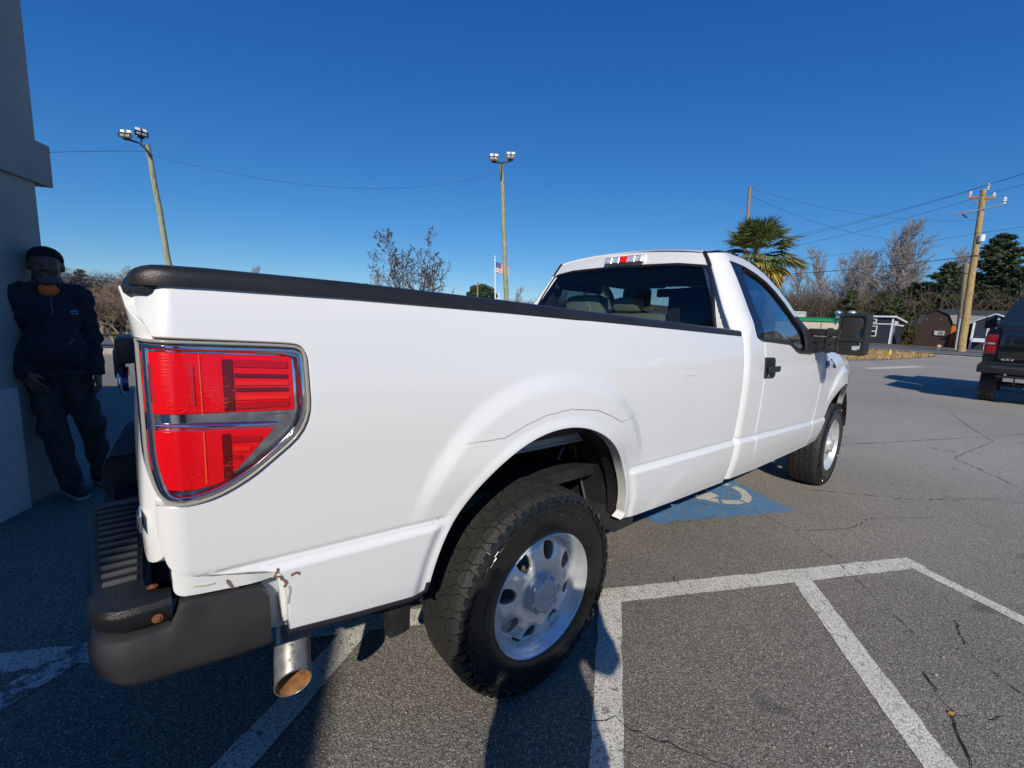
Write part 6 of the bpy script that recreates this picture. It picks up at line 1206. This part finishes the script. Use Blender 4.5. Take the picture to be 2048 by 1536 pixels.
# evergreens
def evergreen(seed, H, Rb, nl=90, dens_=120, t0=.12, cs=.30, flat=.35):
    r = rnd(seed); segs = []; Q = []
    for i in range(nl):
        t = t0+(1-t0)*(i+r.random())/nl; a = r.uniform(0, 2*math.pi); L = Rb*(1-t)**.75*r.uniform(.55, 1.15)+.25; z = t*H; el = r.uniform(-.05, .35)+.35*t; d = np.array([math.cos(a)*math.cos(el), math.sin(a)*math.cos(el), math.sin(el)]); p = np.array([0, 0, z]); q = p+d*L; segs.append((p, q, .05*(1-t)+.015, .008))
        n = int(dens_*L/Rb)+14; s_ = r.uniform(.25, 1.05, n); c = p+d*L*s_[:, None]+r.normal(0, 1, (n, 3))*np.array([.16, .16, .16*flat])*L*.9*(1.1-s_)[:, None]+np.array([0, 0, -.12*L])*(s_**2)[:, None]
        u = r.normal(0, 1, (n, 3)); u[:, 2] *= .45; u /= np.linalg.norm(u, axis=1)[:, None]; v = r.normal(0, 1, (n, 3)); v -= u*np.sum(u*v, 1)[:, None]; v /= np.linalg.norm(v, axis=1)[:, None]; sz = r.uniform(.5, 1.2, n)[:, None]*cs
        Q.append(np.stack([c-u*sz-v*sz*.16, c+u*sz*.2-v*sz*.22, c+u*sz, c+u*sz*.1+v*sz*.22], 1))
    P0 = np.array([s[0] for s in segs]); P1 = np.array([s[1] for s in segs]); T = tubes(P0, P1, np.array([s[2] for s in segs]), np.array([s[3] for s in segs]), 3); z = np.linspace(0, H, 9); tr_ = tubes(np.stack([z*0, z*0, z], 1)[:-1], np.stack([z*0, z*0, z], 1)[1:], (.22*(1-z/H)+.02)[:-1], (.22*(1-z/H)+.02)[1:], 7); return np.concatenate([tr_, T]), np.concatenate(Q)
EV = [mat('cedar_green', (.075, .105, .035), .9), mat('cedar_dark', (.032, .058, .026), .9), mat('cedar_blue', (.075, .105, .075), .9)]; EVY = [mat('yellow_green_leaf', (.10, .12, .02), .9), EV[0], EV[1]]
def ev_tree(loc, g, ms, label, scale=1, grp='dark evergreens behind the sheds', seed=0):
    rt = empty('evergreen_tree', loc); rt.scale = (scale,)*3; tag(rt, label, 'tree', grp); quadmesh('trunk', g[0], BARK, rt); quadmesh('crown', g[1], ms, rt, rnd(seed).choice([0, 0, 1, 1, 2], len(g[1]))); return rt
e1 = evergreen(11, 12.8, 6.4, 150, 330, .12, .42); e2 = evergreen(12, 9.5, 4.8, 120, 260, .05, .38); e3 = evergreen(13, 7.5, 3.0, 90, 200, .03, .30)
E1 = ev_tree((74, 1.3, .8), e1, EV, 'big layered cedar right behind the utility pole', 1.0, seed=1); E2 = ev_tree((72, 5.2, .8), e2, EV, 'broad dark cedar above the barn roof left of the utility pole', 1.02, seed=2); E3 = ev_tree((68, 13.3, .8), e3, EVY, 'yellow-green bushy evergreen in front of the tall bare pair', .85, seed=3)
for src, loc, sc, lab in ((E1, (76, -3.6, .8), .92, 'dark cedar at the right edge of the picture'), (E2, (73, 8.0, .8), .80, 'cedar above the left end of the barn'), (E2, (74, 18.3, .8), .62, 'dim cedar just right of the palm trunk'), (E3, (66, 8.3, .8), .72, 'low evergreen over the roof of the navy cabin'), (E3, (69, 10.4, .8), .82, 'bushy evergreen right of the tallest bare tree'), (E2, (72, -.9, .8), .95, 'cedar between the two biggest ones above the gable shed'), (E1, (80, -8, .8), .9, 'cedar beyond the right edge of the picture')): copytree(src, loc, 1.1*loc[1], sc, lab)
# the wood as one brown mass: stems, twigs and undergrowth
def woodmass(seed, n, xr, yr, hr, rr=(.01, .035), base=.8, frac_leaf=.45):
    r = rnd(seed); x = r.uniform(*xr, n); y = r.uniform(*yr, n); z0 = base+r.uniform(0, 1, n)**1.3*hr*.75*(r.random(n) > .3); L = r.uniform(.5, 2.6, n); d = r.normal(0, 1, (n, 3))*[.55, .55, .3]+[0, 0, .9]; d /= np.linalg.norm(d, axis=1)[:, None]
    P0 = np.stack([x, y, z0], 1); P1 = P0+d*L[:, None]; P1[:, 2] = np.minimum(P1[:, 2], base+hr*1.02); w_ = r.uniform(*rr, n); s_ = np.cross(d, [1, 0, .0]); s_ /= np.linalg.norm(s_, axis=1)[:, None]+1e-9
    return np.stack([P0-s_*w_[:, None], P0+s_*w_[:, None], P1+s_*w_[:, None]*.4, P1-s_*w_[:, None]*.4], 1), r
WM = [mat('wood_brown', (.12, .085, .062), .95), mat('wood_grey', (.17, .145, .125), .95), mat('wood_dark', (.045, .034, .027), .95), mat('wood_rust', (.15, .085, .048), .95), mat('wood_olive', (.07, .075, .03), .95)]
Q, r = woodmass(21, 90000, (67, 92), (-26, 34), 6.8, (.010, .035)); tag(quadmesh('winter_wood', Q, WM, mi=r.choice([0, 0, 1, 2, 2, 2, 3, 4, 4], len(Q))), 'brown mass of winter wood undergrowth behind the sheds', 'woods', kind='stuff')
Q, r = woodmass(22, 40000, (74, 92), (-26, 34), 9.5, (.006, .018)); tag(quadmesh('winter_wood', Q, WM, mi=r.choice([0, 1, 1, 2], len(Q))), 'thin upper twigs of the winter wood behind the sheds', 'woods', kind='stuff')
def ridge(name, pts, hts, depth, m, base=-1):
    V = []; n = len(pts); r = rnd(5)
    for (x, y), h in zip(pts, hts):
        nx, ny2 = x/math.hypot(x, y), y/math.hypot(x, y); V += [(x, y, base), (x+nx*depth*.25, y+ny2*depth*.25, base+(h-base)*.75), (x+nx*depth*.5, y+ny2*depth*.5, h), (x+nx*depth, y+ny2*depth, base)]
    mb = MB(); mb.add(V, [(i*4+j, i*4+j+1, (i+1)*4+j+1, (i+1)*4+j) for i in range(n-1) for j in range(3)]); return tag(mb.build(name, m, smooth=60), kind='structure')
HILLM = mat('wooded_hill', (.12, .085, .055), .95, var=.5, vscale=.3, bump=1, bscale=2, c2=(.05, .055, .03), c2t=(.45, .6), c2s=.25)
ridge('hill', [(93, y) for y in range(-70, 71, 10)], [6.5+1.2*math.sin(y*.13) for y in range(-70, 71, 10)], 30, HILLM)
az = np.linspace(28, 140, 40); ridge('hill', [(88*math.cos(R(a)), 88*math.sin(R(a))) for a in az], [5.5-3.0*float(ss(a, 40, 75))+1.2*float(ss(a, 86, 92))+.5*math.sin(a) for a in az], 30, HILLM)
# trees seen over the bed: between the poles and the cab
tC2 = copytree(tC, (59, 60, 0), .4, .58, 'bare brown tree just left of the cab'); copytree(tB, (62, 58, 0), 2.0, .60, 'taller bare tree touching the cab corner'); copytree(tA, (55, 64, 0), 1.0, .50, 'low bare tree right of the tall floodlight pole'); copytree(tB, (52, 68, 0), 1.8, .48, 'low brown tree crown behind the flagpole'); copytree(tA, (65, 54, 0), 2.7, .58, 'bare tree seen through the cab windows')
Q, r = woodmass(23, 26000, (50, 74), (44, 72), 5.2, (.02, .06), 0); tag(quadmesh('distant_wood', Q, WM, mi=r.choice([0, 0, 1, 3, 2], len(Q))), 'low brown wood beyond the tall pole and the cab', 'woods', kind='stuff')
rt = empty('round_evergreen', (45.9, 62.8, 0)); tag(rt, 'round dark green tree left of the flagpole', 'tree'); r = rnd(31); n = 9000; c = r.normal(0, 1, (n, 3)); c /= np.linalg.norm(c, axis=1)[:, None]; lob = 1+.16*np.sin(c[:, 0]*7+1)*np.cos(c[:, 1]*6)+.1*np.sin(c[:, 2]*9); c = c*(lob*r.uniform(.72, 1.0, n))[:, None]*[2.7, 2.7, 2.1]+[0, 0, 5.2]; u = r.normal(0, 1, (n, 3)); u /= np.linalg.norm(u, axis=1)[:, None]; v = np.cross(u, r.normal(0, 1, (n, 3))); v /= np.linalg.norm(v, axis=1)[:, None]
quadmesh('crown', np.stack([c-u*.16, c-v*.12, c+u*.16, c+v*.12], 1), [mat('holly_green', (.030, .055, .015), .7), EV[1]], rt, r.choice([0, 1], n)); z = np.linspace(0, 4.5, 5); quadmesh('trunk', tubes(np.stack([z*0, z*0, z], 1)[:-1], np.stack([z*0, z*0, z], 1)[1:], np.full(4, .25), np.full(4, .2), 7), BARK, rt)
# low far tops left of the small tree
for i_, (x, y, sc, src, lab) in enumerate(((9.2, 60, .40, tA, 'low bare tree top showing over the bed rail left of centre'), (12.0, 61, .38, tB, 'second low bare tree top over the bed rail'), (22.5, 60, .36, tC, 'tiny bare tree top over the bed rail'), (25.5, 60, .42, tA, 'small pointed bare tree top over the bed rail'), (-2.2, 44, .30, tB, 'bare tree rising behind the tailgate corner'))): copytree(src, (x, y, 0), i_*1.7, sc, lab)
# crape myrtle with seed pods in the middle
gM = grow(47, 3.25, .030, kids=12, t0=.36, up=.75, lens=.36, sub=(6, 5), multi=6, spread=.36, tip=.0016, wob=.06, hv=.55)
def pods(rt, g):
    P0, P1, ra, rb, lv_ = g; r = rnd(42); k = (lv_ >= 2); tips = P1[k]; tips = tips[r.random(len(tips)) < .42]; n = len(tips); s_ = r.uniform(.008, .016, n); Q = []
    for a, b, c in (((1, 0, 0), (0, 1, 0), 1), ((1, 0, 0), (0, 0, 1), 1), ((0, 1, 0), (0, 0, 1), 1)): a, b = np.array(a), np.array(b); Q.append(np.stack([tips-a*s_[:, None], tips-b*s_[:, None], tips+a*s_[:, None], tips+b*s_[:, None]], 1))
    quadmesh('seed_pods', np.concatenate(Q), mat('brown_pods', (.10, .05, .03), .9), rt)['kind'] = 'stuff'
bare_tree('crape_myrtle', (6.35, 12.2, .1), gM, mat('dark_bark', (.12, .09, .07), .9), 'small bare tree dotted with seed pods behind the truck bed', None, scale=1.36, extra=pods)
gM2 = grow(44, 2.6, .03, kids=12, t0=.4, up=.6, lens=.5, sub=(6, 4), multi=3, spread=.75, tip=.0035, wob=.08)
# pale multi-stem trees at left
gL = grow(51, 1.55, .060, kids=9, t0=.55, up=.8, lens=.62, sub=(14, 10), multi=6, spread=.24, tip=.0016, wob=.09); gL2 = grow(52, 1.5, .055, kids=9, t0=.5, up=.7, lens=.66, sub=(14, 10), multi=5, spread=.36, tip=.0016, wob=.10)
L1 = bare_tree('crape_myrtle', (-2.35, 14.2, .0), gL, BARKP, 'pale multi-stemmed bare tree right beside the leaning man', 'pale bare trees along the kerb', twm=TWB, scale=.92); L2 = bare_tree('crape_myrtle', (-1.55, 14.3, .0), gL2, BARKP, 'pale forked bare tree half hidden by the tailgate', 'pale bare trees along the kerb', twm=TWB, scale=.92)
copytree(L1, (-3.8, 14.4, 0), 2.0, .95, 'pale bare tree hidden behind the man'); copytree(L2, (.3, 14.4, 0), 1.2, 1.0, 'pale bare tree behind the truck bed at left'); copytree(L1, (2.2, 14.6, 0), 4.0, .9, 'another pale bare tree behind the truck bed'); copytree(L2, (-2.3, 20.5, 0), 3.0, 1.0, 'bigger brown bare tree beyond the cross road'); copytree(L1, (-1.3, 21.5, 0), .3, 1.32, 'bare tree with a wide twiggy top behind the tailgate corner')
Q, r = woodmass(24, 26000, (-9, 5), (24, 34), 2.6, (.008, .03), 0); tag(quadmesh('brush', Q, WM, mi=r.choice([0, 0, 1, 1, 3], len(Q))), 'tangled brown winter brush behind the pale trees at left', 'brush', kind='stuff')
for i_, (x, y, sc) in enumerate(((-7.5, 55, .42), (-5.6, 58, .40), (-9.5, 56, .45))):
    copytree(E3, (x, y, 0), i_, sc*1.4, ['yellow-green tree on the low hill beside the man', 'dark green tree on the low hill at left', 'green tree on the hill hidden behind the man'][i_])
# palm behind the cab
PALM = [mat('palm_green', (.19, .21, .06), .5), mat('palm_dark', (.085, .115, .038), .5), mat('palm_yellow', (.42, .32, .04), .55), mat('palm_straw', (.48, .32, .14), .7)]
pc = np.array([11.0, 2.72, 3.20]); rt = empty('palm_tree', (11.0, 2.5, 0)); tag(rt, 'fan palm with green and yellowing fronds and shaggy brown fibre behind the cab', 'palm tree')
mb = MB(); mb.tube([rel(rt, q) for q in ((11.15, 2.30, 0), (11.12, 2.35, 1.2), (11.08, 2.42, 2.2), (11.03, 2.6, 2.95), (10.98, 2.76, 3.3))], [.20, .18, .17, .16, .12], 12); mb.build('trunk', mat('palm_trunk', (.16, .11, .07), .95, var=.4, vscale=20, bump=1, bscale=25), rt, 60)
r = rnd(61); n = 3000; c = r.normal(0, 1, (n, 3)); c /= np.linalg.norm(c, axis=1)[:, None]; c = c*r.uniform(.75, 1, n)[:, None]*[.22, .24, .36]+np.array(rel(rt, (11.05, 2.38, 2.72))); u = r.normal(0, 1, (n, 3)); u /= np.linalg.norm(u, axis=1)[:, None]; v = np.cross(u, r.normal(0, 1, (n, 3))); v /= np.linalg.norm(v, axis=1)[:, None]
quadmesh('trunk_fibre', np.stack([c-u*.06, c-v*.006, c+u*.06, c+v*.006], 1), mat('palm_fibre', (.24, .085, .04), .95), rt)['kind'] = 'stuff'
for i in range(72):
    a = r.uniform(0, 2*math.pi); el = math.asin(r.uniform(-.72, .98)); o_ = np.array(rel(rt, (10.97, 2.80, 3.30))); d = np.array([math.cos(a)*math.cos(el), math.sin(a)*math.cos(el), math.sin(el)]); pl = r.uniform(.38, .62)*(1 if el > -.2 else .8); side = np.cross(d, [0, 0, 1.]); side /= np.linalg.norm(side)+1e-9; nn = np.cross(side, d)
    tip_ = o_+d*pl+np.array([0, 0, -.06]); Q = [np.array([o_-side*.012, o_+side*.012, tip_+side*.008, tip_-side*.008])]; nb = 30; FL = r.uniform(.55, .78); low = (el < -.25 and r.random() < .75) or (r.random() < .10); mi = [2 if low else 0]
    for k in range(nb):
        f = -1.25+2.5*k/(nb-1)+r.normal(0, .03); dd = d*math.cos(f)+side*math.sin(f)-nn*.12; dd /= np.linalg.norm(dd); L = FL*(1-.35*abs(f)/1.25)*r.uniform(.9, 1.08); w_ = np.cross(dd, nn); w_ /= np.linalg.norm(w_)+1e-9; m1 = tip_+dd*L*.55; e_ = m1+(dd*L*.45+np.array([0, 0, -.16*L-.10*L*r.random()]))
        fold = nn*.010*(1 if k % 2 else -1); Q.append(np.array([tip_, tip_, m1+w_*.016+fold, m1-w_*.016-fold])); Q[-1][0] = tip_-w_*.003; Q[-1][1] = tip_+w_*.003; Q[-1] = Q[-1][[0, 1, 2, 3]]; Q.append(np.array([m1-w_*.016-fold, m1+w_*.016+fold, e_+w_*.001, e_-w_*.001])); mi += [(2 if r.random() < .6 else 3) if low else (0 if r.random() < .62 else 1)]*2
    quadmesh('frond', np.array(Q), PALM, rt, mi)

# loose grit on the near asphalt
r = rnd(91); n = 1500; g2 = np.stack([r.uniform(-1.6, 4.5, n), r.uniform(-2.6, .2, n)], 1); sz = r.uniform(.0012, .0035, n)*(1+.6*(r.random(n) > .93)); c = np.stack([g2[:, 0], g2[:, 1], .0035+sz*.5], 1); u = np.stack([np.cos(r.uniform(0, 6.28, n)), np.sin(r.uniform(0, 6.28, n)), 0*sz], 1)*sz[:, None]; v = np.cross(u, [0, 0, 1.]); h_ = np.array([0, 0, 1.])*sz[:, None]*.6
Q = np.concatenate([np.stack([c-u-v, c+u-v, c+u*.6+h_, c-u*.6+h_], 1), np.stack([c+u+v, c-u+v, c-u*.6+h_, c+u*.6+h_], 1), np.stack([c-u+v, c-u-v, c-u*.6+h_, c-u*.6+h_*1.001], 1), np.stack([c+u-v, c+u+v, c+u*.6+h_*1.001, c+u*.6+h_], 1)])
tag(quadmesh('loose_grit', Q, [mat('grit_pale', (.45, .42, .37), .9), mat('grit_dark', (.06, .055, .05), .9), mat('grit_tan', (.32, .24, .15), .9)], mi=r.choice([0, 0, 1, 2], len(Q))), 'loose grit scattered on the asphalt round the rear wheel', 'grit', kind='stuff')
